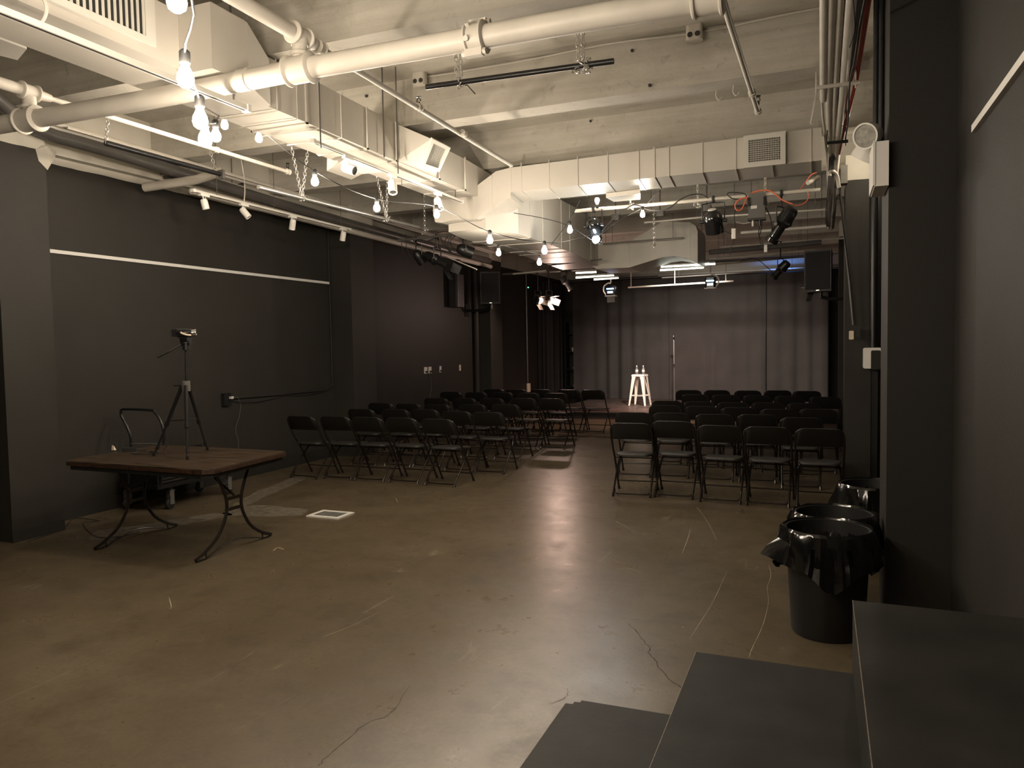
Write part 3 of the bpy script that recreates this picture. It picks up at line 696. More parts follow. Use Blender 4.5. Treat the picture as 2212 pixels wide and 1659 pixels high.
mb = MB(); mb.cyl((-6.97, 18.1, .62), (-6.97, 18.1, 3.5), .02, 8); tag(mb.build('wall_pipe', M['greypipe'], w=True), 'thin dark vertical pipe on the left wall beside the stage', 'pipe')
mb = MB(); mb.rbox((-6.95, 18.1, .58), (.09, .12, .22), .03); tag(mb.build('socket_box', M['ivory'], w=True), 'small pale socket box at the foot of the wall pipe', 'socket')
mb = MB(); mb.cyl((-6.93, 14.93, 0), (-6.93, 14.93, 3.5), .06, 10); tag(mb.build('corner_pipe', M['blackwall'], w=True), 'thick black vertical pipe in the corner by the far left column', 'pipe')
# ================================================================ RIGHT SIDE
def bin_(x, y, lab, seed, scale=1.0, wing=0):
    rnd = random.Random(seed); H = .60*scale
    t = thing('trash_can', lab+' can', 'trash can', (x, y, 0), 0, 'trash cans by the right pillar')
    t['label'] = lab
    mb = MB(); mb.lathe([(.001, 0), (.185, 0), (.192, .015), (.222, H-.03), (.232, H-.02), (.232, H), (.218, H), (.188, .03), (.001, .03)], 40); mb.build('bin_body', M['bin'], t)
    mb = MB(); N = 96; ph = [rnd.uniform(0, 6.28) for _ in range(8)]
    prof = [(.16, H-.45, .0), (.195, H-.20, .12), (.222, H-.02, .2), (.236, H+.012, .2), (.248, H-.004, .35), (.258, H-.06, .8), (.27, H-.13, 1.2), (.275, H-.19, 1.5)]
    R = []
    for i, (r, z, w_) in enumerate(prof):
        ring = []
        for k in range(N):
            a = 2*PI*k/N
            n_ = noise.noise(Vector((math.cos(a)*3.3+ph[0], math.sin(a)*3.3, z*5)))*.5+noise.noise(Vector((math.cos(a)*11+ph[1], math.sin(a)*11, z*16)))*.35
            n_ += .25*math.sin(a*9+ph[2]+z*24)
            n_ = n_*1.0-.55*abs(noise.noise(Vector((math.cos(a)*6+ph[4], math.sin(a)*6, z*9))))+.1; rr = r+w_*.042*n_; zz = z+w_*.030*n_
            if i >= 6:
                hem = abs(math.sin(a*1.5+ph[3]))**6
                zz -= (i-5)*.045*hem; rr += (i-5)*.014*hem
                if wing:
                    g = math.exp(-((a-wing+PI) % (2*PI)-PI)**2/.035); rr += (i-5)*.045*g; zz += (i-5)*.02*g
            ring.append((rr*math.cos(a), rr*math.sin(a), zz))
        R.append(ring)
    mb.loft(R, True, False, True); mb.build('bin_liner', M['bag'], t, ang=30)
    return t
bin_(.035, 4.61, 'black trash can with glossy liner, nearest the dark steps', 3, wing=3.6)
b2_ = bin_(.075, 5.09, 'black trash can with glossy liner, middle one against the near right pillar', 5, .98)
bin_(.36, 6.12, 'black trash can with glossy liner, farthest one behind the near right pillar', 9)
# loose corner of bag at left of nearest can
t = thing('stair_platform', 'dark grey painted step unit in the near right corner', 'steps', (-.2, 2.0, 0))
def stepbox(name, pts, z, ztop):
    mb = MB(); mb.hexa([(x, y, z) for x, y in pts], [(x, y, ztop) for x, y in pts]); o = mb.build(name, M['step'], t, w=True)
    e = MB(); (x0, y0), (x1, y1) = pts[0], pts[-1]
    e.tube([(x0, y0, ztop-.0015), (x1, y1, ztop-.0015)], .0022, 5); e.build('worn_edge', M['stepedge'], o, w=True)
stepbox('low_step', [(-.985, .6), (-.455, .6), (-.455, 2.99), (-.93, 2.985), (-.93, 2.965), (-.955, 2.963), (-.955, 2.94), (-.985, 2.937)], 0, .17)
stepbox('middle_step', [(-.463, .6), (.115, .6), (.115, 3.04), (-.463, 3.045)], 0, .42)
stepbox('top_step', [(.112, .6), (.685, .6), (.685, 3.09), (.115, 3.10)], 0, .68)
# emergency light on the pillar
t = thing('emergency_light', 'cream twin-head emergency light on the near right pillar', 'emergency light', (.30, 4.95, 2.5))
mb = MB(); x0 = .355
mb.box((x0-.075, 4.80, 2.535), (x0-.004, 5.16, 2.785)); mb.build('box', M['white'], t, w=True)
mb = MB(); mb.box((x0-.085, 4.795, 2.54), (x0-.073, 5.165, 2.79)); mb.build('cover', M['white'], t, w=True)
for (cx_, cy_, cz_), d, big in (((.262, 4.98, 2.87), Vector((-.5, -.80, -.28)), True), ((.262, 5.2, 2.83), Vector((-.45, .35, -.75)), False)):
    d.normalize(); q = d.to_track_quat('Z', 'Y').to_matrix().to_4x4()
    Mh = Matrix.Translation((cx_, cy_, cz_)) @ q
    mb = MB(Mh); mb.lathe([(.001, -.075), (.03, -.072), (.058, -.045), (.070, -.01), (.074, .03), (.076, .055), (.066, .055), (.062, .04), (.001, .038)], 28); hd = mb.build('lamp_head', M['white'], t, w=True)
    mb = MB(Mh); mb.lathe([(.001, .043), (.045, .046), (.062, .05)], 28); mb.build('lens', M['glasslens'], hd, w=True)
    mb = MB(); mb.tube([(cx_+.02, cy_+.03, cz_-.03), (x0-.035, cy_*.5+5.0*.5, 2.79)], .012, 8); mb.build('swivel', M['chrome'], t, w=True)
# black conduits
for x, y, r, z0, z1, lab in ((.315, 5.32, .020, 2.84, 4.1, 'black vertical conduit above the emergency light, left of two'), (.338, 5.22, .016, 2.84, 4.24, 'black vertical conduit above the emergency light, against the pillar')):
    mb = MB(); mb.cyl((x, y, z0), (x, y, z1), r, 10); tag(mb.build('vertical_conduit', M['blackpipe'], w=True), lab, 'conduit', 'black conduits on the pillar')
mb = MB(); p_ = at(1883, 640, Y=9.72); mb.cyl((p_.x+.02, 9.74, 1.52), (p_.x+.02, 9.74, 3.9), .042, 12); tag(mb.build('thick_conduit', M['blackpipe'], w=True), 'thick black vertical conduit running down to the white switch box', 'conduit')
mb = MB(); mb.box((.55, 9.83, 0), (.62, 9.9, 3.9)); tag(mb.build('recess_shade', M['black'], w=True), 'black upright strip painting the shaded corner beside the far right column', 'shade strip')  # dark strip painted in for the shade of the corner gap
t = thing('switch_box', 'white switch box with black adapter beyond the near right pillar', 'switch box', (.55, 9.7, 1.33))
mb = MB(); mb.rbox((.55, 9.70, 1.45), (.19, .09, .24), .02, axis='y'); mb.build('box', M['white'], t, w=True)
mb = MB(); mb.rbox((.585, 9.64, 1.43), (.10, .06, .22), .015, axis='y'); mb.build('adapter', M['black'], t, w=True)
# cables with a remote box hanging against the far right column
def hang(pts, r, m_, name, lab, cat='cable'):
    mb = MB(); mb.tube(smooth_path(pts, 4), r, 6); return tag(mb.build(name, m_, w=True), lab, cat)
hang([at(1803, 372, Y=9.3), at(1812, 395, Y=9.4), at(1818, 450, Y=9.6), at(1830, 560, Y=9.68), at(1843, 702, Y=9.7)], .014, M['greypipe'], 'hanging_cable', 'dark cable hanging against the far right column down to a plug')
hang([at(1797, 470, Y=9.5), at(1812, 420, Y=9.5), at(1823, 500, Y=9.6), at(1838, 620, Y=9.68), at(1846, 700, Y=9.7)], .008, M['black'], 'thin_cable', 'thin black cable beside the one ending in a plug')
t = thing('plug_box', 'small black plug with pale face hanging against the far right column', 'plug', tuple(at(1846, 735, Y=9.66)))
p_ = at(1849, 718, Y=9.66); mb = MB(); mb.rbox(p_, (.085, .06, .13), .015, axis='y'); mb.build('plug_body', M['black'], t, w=True)
p_ = at(1839, 724, Y=9.62); mb = MB(); mb.rbox(p_, (.05, .03, .10), .008, axis='y'); mb.build('plug_face', M['ivory'], t, w=True)
# ================================================================ DUCTS
def rect(xl, xr, z0, z1, y): return [(xl, y, z0), (xr, y, z0), (xr, y, z1), (xl, y, z1)]
t = thing('air_duct', 'long cream rectangular air duct running towards the stage', 'duct', (-3.94, 4, 3.42))
mb = MB(); L, Rr, z0, z1 = -4.20, -3.68, 3.42, 3.775
mb.loft([rect(L, Rr, z0, 3.755, YF+.1), rect(L, -3.69, z0, z1, 4.9), rect(L-.02, -3.72, z0, z1, 7.9), rect(-4.15, -3.76, z0+.02, z1, 8.6)])
mb.build('duct_body', M['duct'], t, w=True)
mb = MB(); mb.loft([rect(-3.70, -3.43, 3.385, 3.78, 3.66), rect(-3.70, -3.43, 3.385, 3.78, 3.98), rect(-3.70, -3.665, 3.42, 3.745, 4.47)]); mb.build('side_box', M['duct'], t, w=True)
mb = MB(); mb.box((-3.72, 3.68, 3.70), (-3.44, 3.97, 3.79)); mb.build('box_rim', M['duct'], t, w=True)
def seam(y, xl=L, xr=Rr, z0_=3.42, z1_=3.775, w_=.022, h=.012, par=None, m_=None, name='seam'):
    mb = MB(); mb.box((xl-h, y, z0_-h), (xr+h, y+w_, z0_)); mb.box((xr, y, z0_-h), (xr+h, y+w_, z1_)); mb.box((xl-h, y, z0_-h), (xl, y+w_, z1_))
    return mb.build(name, m_ or M['duct'], par, w=True)
for y in (1.2, 2.35, 4.9, 5.75, 6.24, 7.1, 7.72): seam(y, xr=-3.69 if y > 4 else -3.68, xl=-4.21, par=t)
for y in (4.55, 4.78, 5.05, 5.35):   # wires strapped round the duct
    mb = MB(); mb.tube([(-3.672, y, 3.78), (-3.672, y, 3.41), (-3.70, y, 3.405), (-4.21, y-.02, 3.405)], .005, 5); mb.build('strap_wire', M['cream'], t, w=True)
# side grille box near the camera
g = thing('side_vent', 'white slatted air vent on the duct side at the top left', 'vent', (-3.6, 3.1, 3.48))
mb = MB(); mb.box((-3.68, 2.55, 3.47), (-3.60, 3.36, 3.72)); mb.build('vent_box', M['duct'], g, w=True)
mb = MB(); x = -3.60
for a in ((2.52, 3.44, 3.39, 3.48), (2.52, 3.70, 3.39, 3.745), (2.52, 3.48, 2.57, 3.70), (3.32, 3.48, 3.39, 3.70)): mb.box((x, a[0], a[1]), (x+.012, a[2], a[3]))
mb.build('frame', M['track'], g, w=True)
mb = MB()
for k in range(20):
    y = 2.585+.72*k/19; mb.hexa([(x+.002, y, 3.48), (x+.01, y+.006, 3.48), (x+.01, y+.012, 3.48), (x+.002, y+.006, 3.48)], [(x+.002, y, 3.70), (x+.01, y+.006, 3.70), (x+.01, y+.012, 3.70), (x+.002, y+.006, 3.70)])
mb.build('slats', M['track'], g, w=True)
mb = MB(); mb.box((x-.001, 2.57, 3.48), (x+.0005, 3.32, 3.70)); mb.build('dark_core', M['slot'], g, w=True)
# hanging diffuser to the left
mb = MB(); pts = [at(*p, Z=3.55) for p in ((-60, 62), (58, 106), (38, 130), (-80, 100))]; mb.hexa([p for p in pts], [p+Vector((0, 0, .03)) for p in pts])
tag(mb.build('ceiling_panel', M['track'], w=True), 'flat white metal panel at the far left edge of the ceiling', 'panel')
# right hand tap with grille
def tap(name, lab, ring0, ring1, grille_n=12, hood=False):
    t = thing(name, lab, 'vent', tuple(ring1[3]))
    mb = MB(); mb.loft([ring0, ring1]); mb.build('vent_body', M['duct'], t, w=True)
    a, b, c, d = [Vector(p) for p in ring1]; nrm = (b-a).cross(d-a).normalized()
    if nrm.dot(CAM-a) < 0: nrm = -nrm
    if hood: return t
    def q(u, v): return a.lerp(b, u).lerp(d.lerp(c, u), v)
    mb = MB()
    for u0, v0, u1, v1 in ((-.05,-.05,1.05,.09),(-.05,.91,1.05,1.05),(-.05,.09,.11,.91),(.89,.09,1.05,.91)):
        P = [q(u0,v0), q(u1,v0), q(u1,v1), q(u0,v1)]; mb.hexa(P, [p+nrm*.02 for p in P])
    mb.build('frame', M['track'], t, w=True)
    mb = MB()
    for k in range(grille_n):
        u = .12+.77*(k+.3)/grille_n; P = [q(u,.09), q(u+.016,.09), q(u+.016,.91), q(u,.91)]; mb.hexa([p+nrm*.002 for p in P], [p+nrm*.008 for p in P])
    mb.build('slats', M['track'], t, w=True)
    mb = MB(); P = [q(.11,.09), q(.89,.09), q(.89,.91), q(.11,.91)]; mb.hexa([p+nrm*.0005 for p in P], [p+nrm*.0015 for p in P]); mb.build('dark_core', M['slot'], t, w=True)
    return t
tp = [at(932, 300, X=-3.22), at(968, 318, X=-3.22), at(946, 366, X=-3.42), at(911, 354, X=-3.42)]
tap('angled_vent', 'tilted white slatted vent on the right side of the long duct', [(-3.70, 6.3, 3.77), (-3.70, 7.05, 3.77), (-3.70, 7.05, 3.43), (-3.70, 6.3, 3.43)], tp)
tl = [at(*p, Z=3.36) for p in ((706, 369), (759, 388), (782, 376), (735, 352))]
tap('angled_vent', 'tilted cream vent hood under the left side of the long duct', [(-4.2, 5.9, 3.66), (-4.2, 6.6, 3.66), (-4.0, 6.6, 3.42), (-4.0, 5.9, 3.42)][::1], [tl[0], tl[1], tl[2], tl[3]], hood=True)
# junction and cross duct
t = thing('cross_duct', 'cream air duct crossing the room below the beams', 'duct', (-1.8, 8.4, 3.4))
mb = MB(); jy = 8.17
poly = [at(*p, Y=jy) for p in ((1103,362),(1071,370),(1042,392),(1023,407),(1000,411),(938,428),(935,455),(940,480),(955,481),(975,476),(1009,473),(1030,472),(1094,429),(1103,428))]
mb.hexa([p for p in poly], [p+Vector((-.10, .62, 0)) for p in poly]); mb.build('drop_elbow', M['duct'], t, w=True)
mb = MB(); A_ = at(1103, 362, Y=jy); zb_, zt_ = 3.435, 3.755
xr_ = 0.0
mb.hexa([(A_.x, jy, zb_), (xr_, jy-.03, zb_), (xr_, jy+.53, zb_), (A_.x-.10, jy+.62, zb_)], [(A_.x, jy, A_.z), (xr_, jy-.03, zt_), (xr_, jy+.53, zt_), (A_.x-.10, jy+.62, A_.z)])
mb.build('duct_body', M['duct'], t, w=True)
for k, px in enumerate((1103, 1127, 1187, 1249, 1314, 1381, 1414, 1446, 1518, 1590, 1668, 1752)):
    x = at(px, 400, Y=jy).x; th = .02 if px in (1103, 1414) else .009
    mb = MB(); y0 = jy-.03*(x-A_.x)/(xr_-A_.x); f = (x-A_.x)/(xr_-A_.x); y1 = jy+.62+(.53-.62)*f; dx = -.10*(1-f)
    mb.box((x-th/2, y0-.008, zb_-.008), (x+th/2, y0+.002, zt_)); mb.hexa([(x-th/2, y0, zb_-.008), (x+th/2, y0, zb_-.008), (x+th/2+dx, y1, zb_-.008), (x-th/2+dx, y1, zb_-.008)], [(x-th/2, y0, zb_+.001), (x+th/2, y0, zb_+.001), (x+th/2+dx, y1, zb_+.001), (x-th/2+dx, y1, zb_+.001)])
    mb.build('seam', M['duct'], t, w=True)
for px, ya, yb in ((1062, 378, 454), (1022, 409, 472), (1004, 413, 473), (975, 420, 475)):
    a, b = at(px, ya, Y=jy), at(px, yb, Y=jy); mb = MB(); mb.box((a.x-.005, jy-.008, b.z), (a.x+.005, jy+.002, a.z)); mb.build('seam', M['duct'], t, w=True)
g = thing('square_vent', 'square cream grid vent on the cross duct near the right wall', 'vent', (-.56, 8.08, 3.5))
a, b = at(1606, 296, Y=8.08), at(1697, 354, Y=8.08)
mb = MB(); fw = .05; x0, x1, z0_, z1_ = a.x, b.x, b.z, a.z+.01
mb.box((x0+.01, 8.09, z0_+.01), (x1-.01, 8.15, z1_-.01)); mb.build('vent_box', M['duct'], g, w=True)
mb = MB()
for q in ((x0, z0_, x1, z0_+fw), (x0, z1_-fw, x1, z1_), (x0, z0_+fw, x0+fw, z1_-fw), (x1-fw, z0_+fw, x1, z1_-fw)): mb.box((q[0], 8.07, q[1]), (q[2], 8.09, q[3]))
mb.build('frame', M['track'], g, w=True)
mb = MB(); mb.box((x0+fw, 8.088, z0_+fw), (x1-fw, 8.0895, z1_-fw)); mb.build('dark_core', M['slot'], g, w=True)
mb = MB()
for k in range(1, 19):
    x = x0+fw+(x1-x0-2*fw)*k/19; mb.box((x-.0025, 8.072, z0_+fw), (x+.0025, 8.088, z1_-fw))
for k in range(1, 11):
    z = z0_+fw+(z1_-z0_-2*fw)*k/11; mb.box((x0+fw, 8.074, z-.002), (x1-fw, 8.087, z+.002))
mb.build('grid', M['track'], g, w=True)
P = [at(*p, Z=3.38) for p in ((1309, 427), (1326, 436), (1383, 431), (1383, 418))]
mb = MB(); mb.hexa(P, [p+Vector((0, 0, .05)) for p in P]); tag(mb.build('under_vent', M['duct'], w=True), 'small cream vent hood under the back edge of the cross duct', 'vent')
# lower duct to the stage and its turn
t = thing('lower_duct', 'low cream air duct from the drop elbow to the stage lights', 'duct', (-3.9, 10.5, 3.07))
mb = MB(); zl = 3.07
mb.loft([rect(-4.22, -3.72, zl, 3.62, 8.35), rect(-4.32, -3.52, zl, 3.78, 8.9), rect(-4.34, -3.52, zl, 3.78, 11.3), rect(-4.40, -3.66, zl-.03, 3.78, 13.3)]); mb.build('duct_body', M['duct'], t, w=True)
for y in (9.3, 9.8, 10.6, 11.0, 11.6, 12.4): seam(y, xl=-4.34, xr=-3.52 if y < 11.4 else -3.60, z0_=zl, z1_=3.78, w_=.012, h=.008, par=t)
t = thing('end_duct', 'cream duct end section turning across the room before the stage', 'duct', (-2.8, 13.3, 3.0))
poly = [at(*p, Y=13.0) for p in ((1272,528),(1362,521),(1430,479),(1490,480),(1503,488),(1507,500),(1507,567),(1484,557),(1456,553),(1430,556),(1359,578),(1289,581),(1272,571))]
mb = MB(); mb.hexa(poly, [p+Vector((0, .95, 0)) for p in poly]); mb.build('duct_body', M['duct'], t, w=True)
for px, ya, yb in ((1290, 527, 581), (1359, 522, 578), (1490, 481, 559)):
    a, b = at(px, ya, Y=13.0), at(px, yb, Y=13.0); mb = MB(); mb.box((a.x-.005, 12.992, b.z), (a.x+.005, 13.002, a.z)); mb.build('seam', M['duct'], t, w=True)
# ================================================================ PIPES
def ring_at(mb, p, axis, r, w_, n=24, bead=.012):
    axis = Vector(axis).normalized(); a = Vector(p)-axis*w_/2; b = Vector(p)+axis*w_/2
    mb.tube([a-axis*.001, a, b, b+axis*.001], [r*.92, r, r, r*.92], n)
    for e in (a, b): mb.tube([e-axis*bead, e-axis*bead*.4, e+axis*bead*.4, e+axis*bead], [r, r+bead, r+bead, r], n)
t = thing('water_main', 'thick cream pipe crossing the top of the room', 'pipe', (-2.4, 3.8, 3.2))
ZM = 3.325; K = (ZM-1.67)/(3.72-1.67)
bp_ = [at(x, y, Z=ZM) for x, y in ((-60, 277), (60, 258), (330, 214), (650, 148), (1030, 83), (1300, 37), (1540, 3))]
bp_ = [Vector((p.x, p.y*.6+3.78*.4, ZM)) for p in bp_]
mb = MB(); mb.tube(bp_, .062, 28); mb.build('pipe_run', M['cream'], t, w=True)
ax_ = Vector((1, 0, 0)); xl_, xr2, zs_ = at(62, 258, Z=ZM).x, at(645, 148, Z=ZM).x, ZM+.195
for xx, i in ((xl_, 1), (xr2, 3)):
    p = Vector((xx, bp_[i].y, ZM)); mb = MB(); ring_at(mb, p, ax_, .079, .16); mb.cyl(p, p+Vector((0, 0, .16)), .045, 20)
    mb.tube([p+Vector((0, 0, .075)), p+Vector((0, 0, .095))], .058, 20); mb.build('tee_joint', M['cream'], t, w=True)
p = Vector((at(530, 173, Z=ZM).x, bp_[3].y, ZM)); mb = MB(); mb.tube([p-ax_*.035, p+ax_*.035], .066, 24); mb.build('sleeve', M['cream'], t, w=True)
p = bp_[4]; mb = MB(); ring_at(mb, p, ax_, .075, .09, 20, .012)
for a in (math.radians(70), math.radians(250)):
    d = Vector((0, math.cos(a), math.sin(a))); c = p+d*.094; mb.cbox(c, (.10, .04, .04)); mb.cyl(c-ax_*.062, c+ax_*.062, .012, 8)
    for s_ in (-1, 1): mb.cyl(c+ax_*.05*s_, c+ax_*.07*s_, .018, 6)
for k in range(6):
    a = 2*PI*k/6+.3; d = Vector((0, math.cos(a), math.sin(a))); mb.cyl(p+d*.07-ax_*.025, p+d*.092-ax_*.025, .015, 8)
mb.build('bolted_clamp', M['cream'], t, w=True)
p = bp_[6]; mb = MB(); ring_at(mb, p-ax_*.02, ax_, .074, .13); mb.cyl(p, p+Vector((0, 0, .15)), .04, 16); mb.build('end_tee', M['cream'], t, w=True)
def sprinkler(parent, p, up=1):
    mb = MB(); p = Vector(p); mb.cyl(p, p+Vector((0, 0, .03*up)), .012, 8); mb.tube([p+Vector((-.016, 0, .03*up)), p+Vector((-.014, 0, .05*up)), p+Vector((0, 0, .065*up)), p+Vector((.014, 0, .05*up)), p+Vector((.016, 0, .03*up))], .004, 5)
    mb.cyl(p+Vector((0, 0, .066*up)), p+Vector((0, 0, .07*up)), .022, 12); mb.build('sprinkler_head', M['black'], parent, w=True)
t = thing('sprinkler_pipe', 'cream sprinkler pipe running beside the right edge of the long duct', 'pipe', (-2.95, 5, 3.45))
ym = bp_[3].y; x = xr2
mb = MB(); mb.tube([(x, YF+.1, zs_), (x, ym-.08, zs_)], .042, 20); ring_at(mb, (x, ym, zs_), (0, 1, 0), .053, .12, 20); mb.cyl((x, ym, zs_-.06), (x, ym, zs_), .05, 20)
mb.tube([(x, ym+.07, zs_), (x, ym+.14, zs_)], [.048, .036], 16); ring_at(mb, (x, ym+.2, zs_), (0, 1, 0), .037, .05, 16, .006); mb.build('thick_section', M['cream'], t, w=True)
E1 = at(1105, 357, Z=zs_+.02)
mb = MB(); mb.tube([(x, ym+.2, zs_), E1], .0195, 12)
S1_ = at(905, 232, Z=zs_+.015); S2_ = at(1001, 288, Z=zs_+.015)
for q in (S1_, S2_): ring_at(mb, q, (0, 1, 0), .026, .05, 12, .005)
mb.build('thin_section', M['cream'], t, w=True); sprinkler(t, S1_+Vector((0, 0, .01)))
t = thing('sprinkler_pipe', 'cream sprinkler pipe near the left wall above the black bars', 'pipe', (-5.1, 5, 3.45))
x = xl_; ym = bp_[1].y
mb = MB(); mb.tube([(x, YF+.1, zs_), (x, ym-.05, zs_)], .040, 18); ring_at(mb, (x, ym-.40, zs_), (0, 1, 0), .048, .04, 18, .006); ring_at(mb, (x, ym, zs_), (0, 1, 0), .05, .11, 18); mb.tube([(x, ym+.06, zs_), (x, ym+.16, zs_)], [.04, .028], 14); mb.build('thick_section', M['cream'], t, w=True)
E2 = at(622, 371, Z=zs_+.01)
mb = MB(); mb.tube([(x, ym+.15, zs_), E2], .0195, 12)
for f in (.12, .62): ring_at(mb, Vector((x, ym+.15, zs_)).lerp(E2, f), (0, 1, 0), .024, .03, 12, .004)
ring_at(mb, E2, (0, 1, 0), .026, .04, 12, .005); mb.build('thin_section', M['cream'], t, w=True); sprinkler(t, E2+Vector((0, 0, .02)))
t = thing('sprinkler_pipe', 'short cream pipe hanging from the end of the thick pipe, upper right', 'pipe', (-.5, 5, 3.45))
p = bp_[6]; q0, q1 = at(1575, 45, Z=zs_+.02), at(1637, 240, Z=zs_+.02); mb = MB(); mb.tube([(p.x, p.y, zs_-.02), q0, q1], .0195, 12)
for q in (q0.lerp(q1, .74), q1): ring_at(mb, q, (0, 1, 0), .024, .04, 12, .005)
mb.build('pipe_run', M['cream'], t, w=True); sprinkler(t, q1+Vector((.01, -.12, .015)))
# left wall pipe bundle
t = thing('black_drain_pipe', 'thick black pipe running along the left wall below the ceiling', 'pipe', (-6.6, 7, 3.55))
mb = MB(); mb.tube(smooth_path([(-6.2, 3.6, 4.1), (-6.35, 4.2, 3.86), (-6.45, 4.55, 3.73), (-6.53, 4.9, 3.67), (-6.53, 5.6, 3.66), (-6.53, 9.0, 3.545), (-6.53, 14.8, 3.47)], 4), .062, 18); mb.build('pipe_run', M['greypipe'], t, w=True)
mb = MB()
for k, (x, z, r, y0, y1) in enumerate(((-6.48, 3.765, .020, 4.9, 15.0), (-6.56, 3.755, .022, 4.9, 15.0), (-6.72, 3.735, .028, 5.0, 9.7), (-6.42, 3.74, .012, 5.0, 14.0))):
    mb = MB(); mb.tube([(x, y0, z), (x, (y0+y1)/2, z-.03), (x, y1, z-.10)], r, 10)
    tag(mb.build('ceiling_conduit', M['cream'], w=True), ('topmost cream conduit along the left wall', 'cream conduit just below the topmost one along the left wall', 'thick cream conduit closest to the left wall paint edge', 'thinnest cream conduit along the left wall')[k], 'conduit', 'cream conduits along the left wall')
mb = MB(); mb.tube([(-6.545, 6.6, 3.47), (-6.545, 14.9, 3.36)], .045, 12); tag(mb.build('ceiling_conduit', M['cream'], w=True), 'fat cream pipe lowest along the left wall', 'pipe')
for k, (a, b, r, lab) in enumerate((((312, 405), (425, 388), .048, 'short fat cream pipe stub poking out under the left bars'), ((854, 526), (892, 520), .06, 'short fat cream pipe stub beside the left stage lights'))):
    Yk = (6.25, 12.2)[k]; mb = MB(); p0, p1 = at(*a, Y=Yk), at(*b, Y=Yk+.15); mb.tube([p0, p1, p1+Vector((.25 if k == 0 else .5, .1, .08))], r, 18); tag(mb.build('pipe_stub', M['cream'], w=True), lab, 'pipe')
for k, (a, b, Yk) in enumerate((((27, 293), (92, 284), 4.95), ((325, 388), (415, 376), 6.55), ((472, 411), (528, 395), 7.7), ((705, 468), (775, 460), 10.6))):
    mb = MB(); p0, p1 = at(*a, Y=Yk), at(*b, Y=Yk); p0.x = max(p0.x, -6.98); mb.tube([p0, p1], .018, 6)
    for p in (p0.lerp(p1, .08), p0.lerp(p1, .92)): mb.tube([p-Vector((0, 0, .07)), (p.x, p.y, ZS)], .005, 5)
    tag(mb.build('hanger_bracket', M['greypipe'], w=True), 'dark bracket on rods carrying the left wall pipes, %s from the camera' % ('nearest', 'second', 'third', 'farthest')[k], 'bracket', 'brackets for the left wall pipes')
for k, (px, ya, yb) in enumerate(((505, 0, 228), (693, 165, 320), (830, 175, 340), (860, 180, 375), (168, 138, 210))):
    X0 = (-3.66, -3.66, -3.66, -3.62, -6.45)[k]; a = at(px, yb, X=X0)
    mb = MB(); mb.tube([(a.x, a.y, a.z), (a.x, a.y, ZS if k != 4 else 4.24)], .006 if k != 4 else .016, 6)
    tag(mb.build('hanger_rod', M['greypipe' if k != 4 else 'cream'], w=True), ('thin rod hanging beside the duct bulge at upper left', 'thin rod holding the long duct, second from the camera', 'thin rod holding the long duct, third from the camera', 'thin rod holding the long duct, farthest from the camera', 'cream pipe dropping from the slab at the far left')[k], 'rod')
# hanging bars on chains
def bar(name, lab, a, b, r, m_, chains, tails=()):
    mb = MB(); mb.tube([a, b], r, 14); o = mb.build(name, m_, w=True); tag(o, lab, 'bar'); return o
a, b = at(921, 188, Z=3.5), at(1326, 132, Z=3.5)
bar('hanging_bar', 'black bar hanging on two chains below the thick cream pipe', a, b, .019, M['blackpipe'], ())
def chain(name, lab, segs, L=.045):
    mb = MB()
    for p, q in segs: chain_into(mb, p, q, L)
    return tag(mb.build(name, M['chain'], w=True, ang=60), lab, 'chain')
def knot(mb, p, r=.035, n=7, seed=1):
    rnd = random.Random(seed)
    for k in range(n):
        c = p+Vector((rnd.uniform(-r, r)*1.2, rnd.uniform(-r, r)*.6, rnd.uniform(-r, r)))
        u = Vector((rnd.uniform(-1, 1), rnd.uniform(-1, 1), rnd.uniform(-1, 1))).normalized(); w_ = u.orthogonal().normalized()
        mb.tube([c+u*(math.cos(2*PI*i/8)*.021)+w_*(math.sin(2*PI*i/8)*.012) for i in range(8)], .0045, 5, closed=True)
for (tx, bx, by, lab, kn) in ((966, 991, 183, 'chain hanging the black bar, left of the pipe clamp', 6), (1241, 1254, 145, 'chain bunched round the black bar near its right end', 22)):
    top = at(tx, 0, Y=a.y+.0); base = at(bx, by, Y=a.y+ (b.y-a.y)*((bx-921)/405)); top = Vector((base.x-.02, base.y-.03, ZS))
    mb = MB(); off = Vector((.045, 0, 0)); chain_into(mb, top, base-Vector((.012, .0, -.02))); chain_into(mb, Vector((top.x+.05, top.y, 3.9)), base+Vector((.018, 0, .02))); chain_into(mb, top+Vector((0, 0, 0)), Vector((top.x+.05, top.y, 3.9)))
    knot(mb, base, .03 if kn < 10 else .05, kn, kn); tag(mb.build('hanging_chain', M['chain'], w=True, ang=60), lab, 'chain', 'chains holding the black bar')
mb = MB(); p = at(1001, 185, Z=3.5); mb.tube([p, p+Vector((.03, .0, .0)), p+Vector((.09, .0, -.07))], .004, 5); tag(mb.build('cable_tie', M['rubber'], w=True), 'loose black cable tie end under the black bar', 'tie')
zb2 = 3.5; a, b = at(228, 309, Z=zb2), at(475, 376, Z=zb2)
DB = bar('hanging_bar', 'dark bar on chains at the upper left, nearer the left wall', a, b, .024, M['blackpipe'], ())
chain('hanging_chain', 'chain holding the near end of the dark left bar', [(a, Vector((a.x, a.y+.12, ZS)))]); chain('hanging_chain', 'chain holding the far end of the dark left bar', [(b-Vector((0, .05, 0)), Vector((b.x+.02, b.y-.35, ZS)))])
mb = MB(); mb.cbox(b+Vector((0, .02, .0)), (.07, .03, .09)); mb.build('end_plate', M['grey'], DB, w=True)
a, b = at(558, 404, Z=3.2), at(905, 491, Z=3.2)
bar('hanging_bar', 'long shiny silver bar on chains left of the long duct', a, b, .021, M['silver'], ())
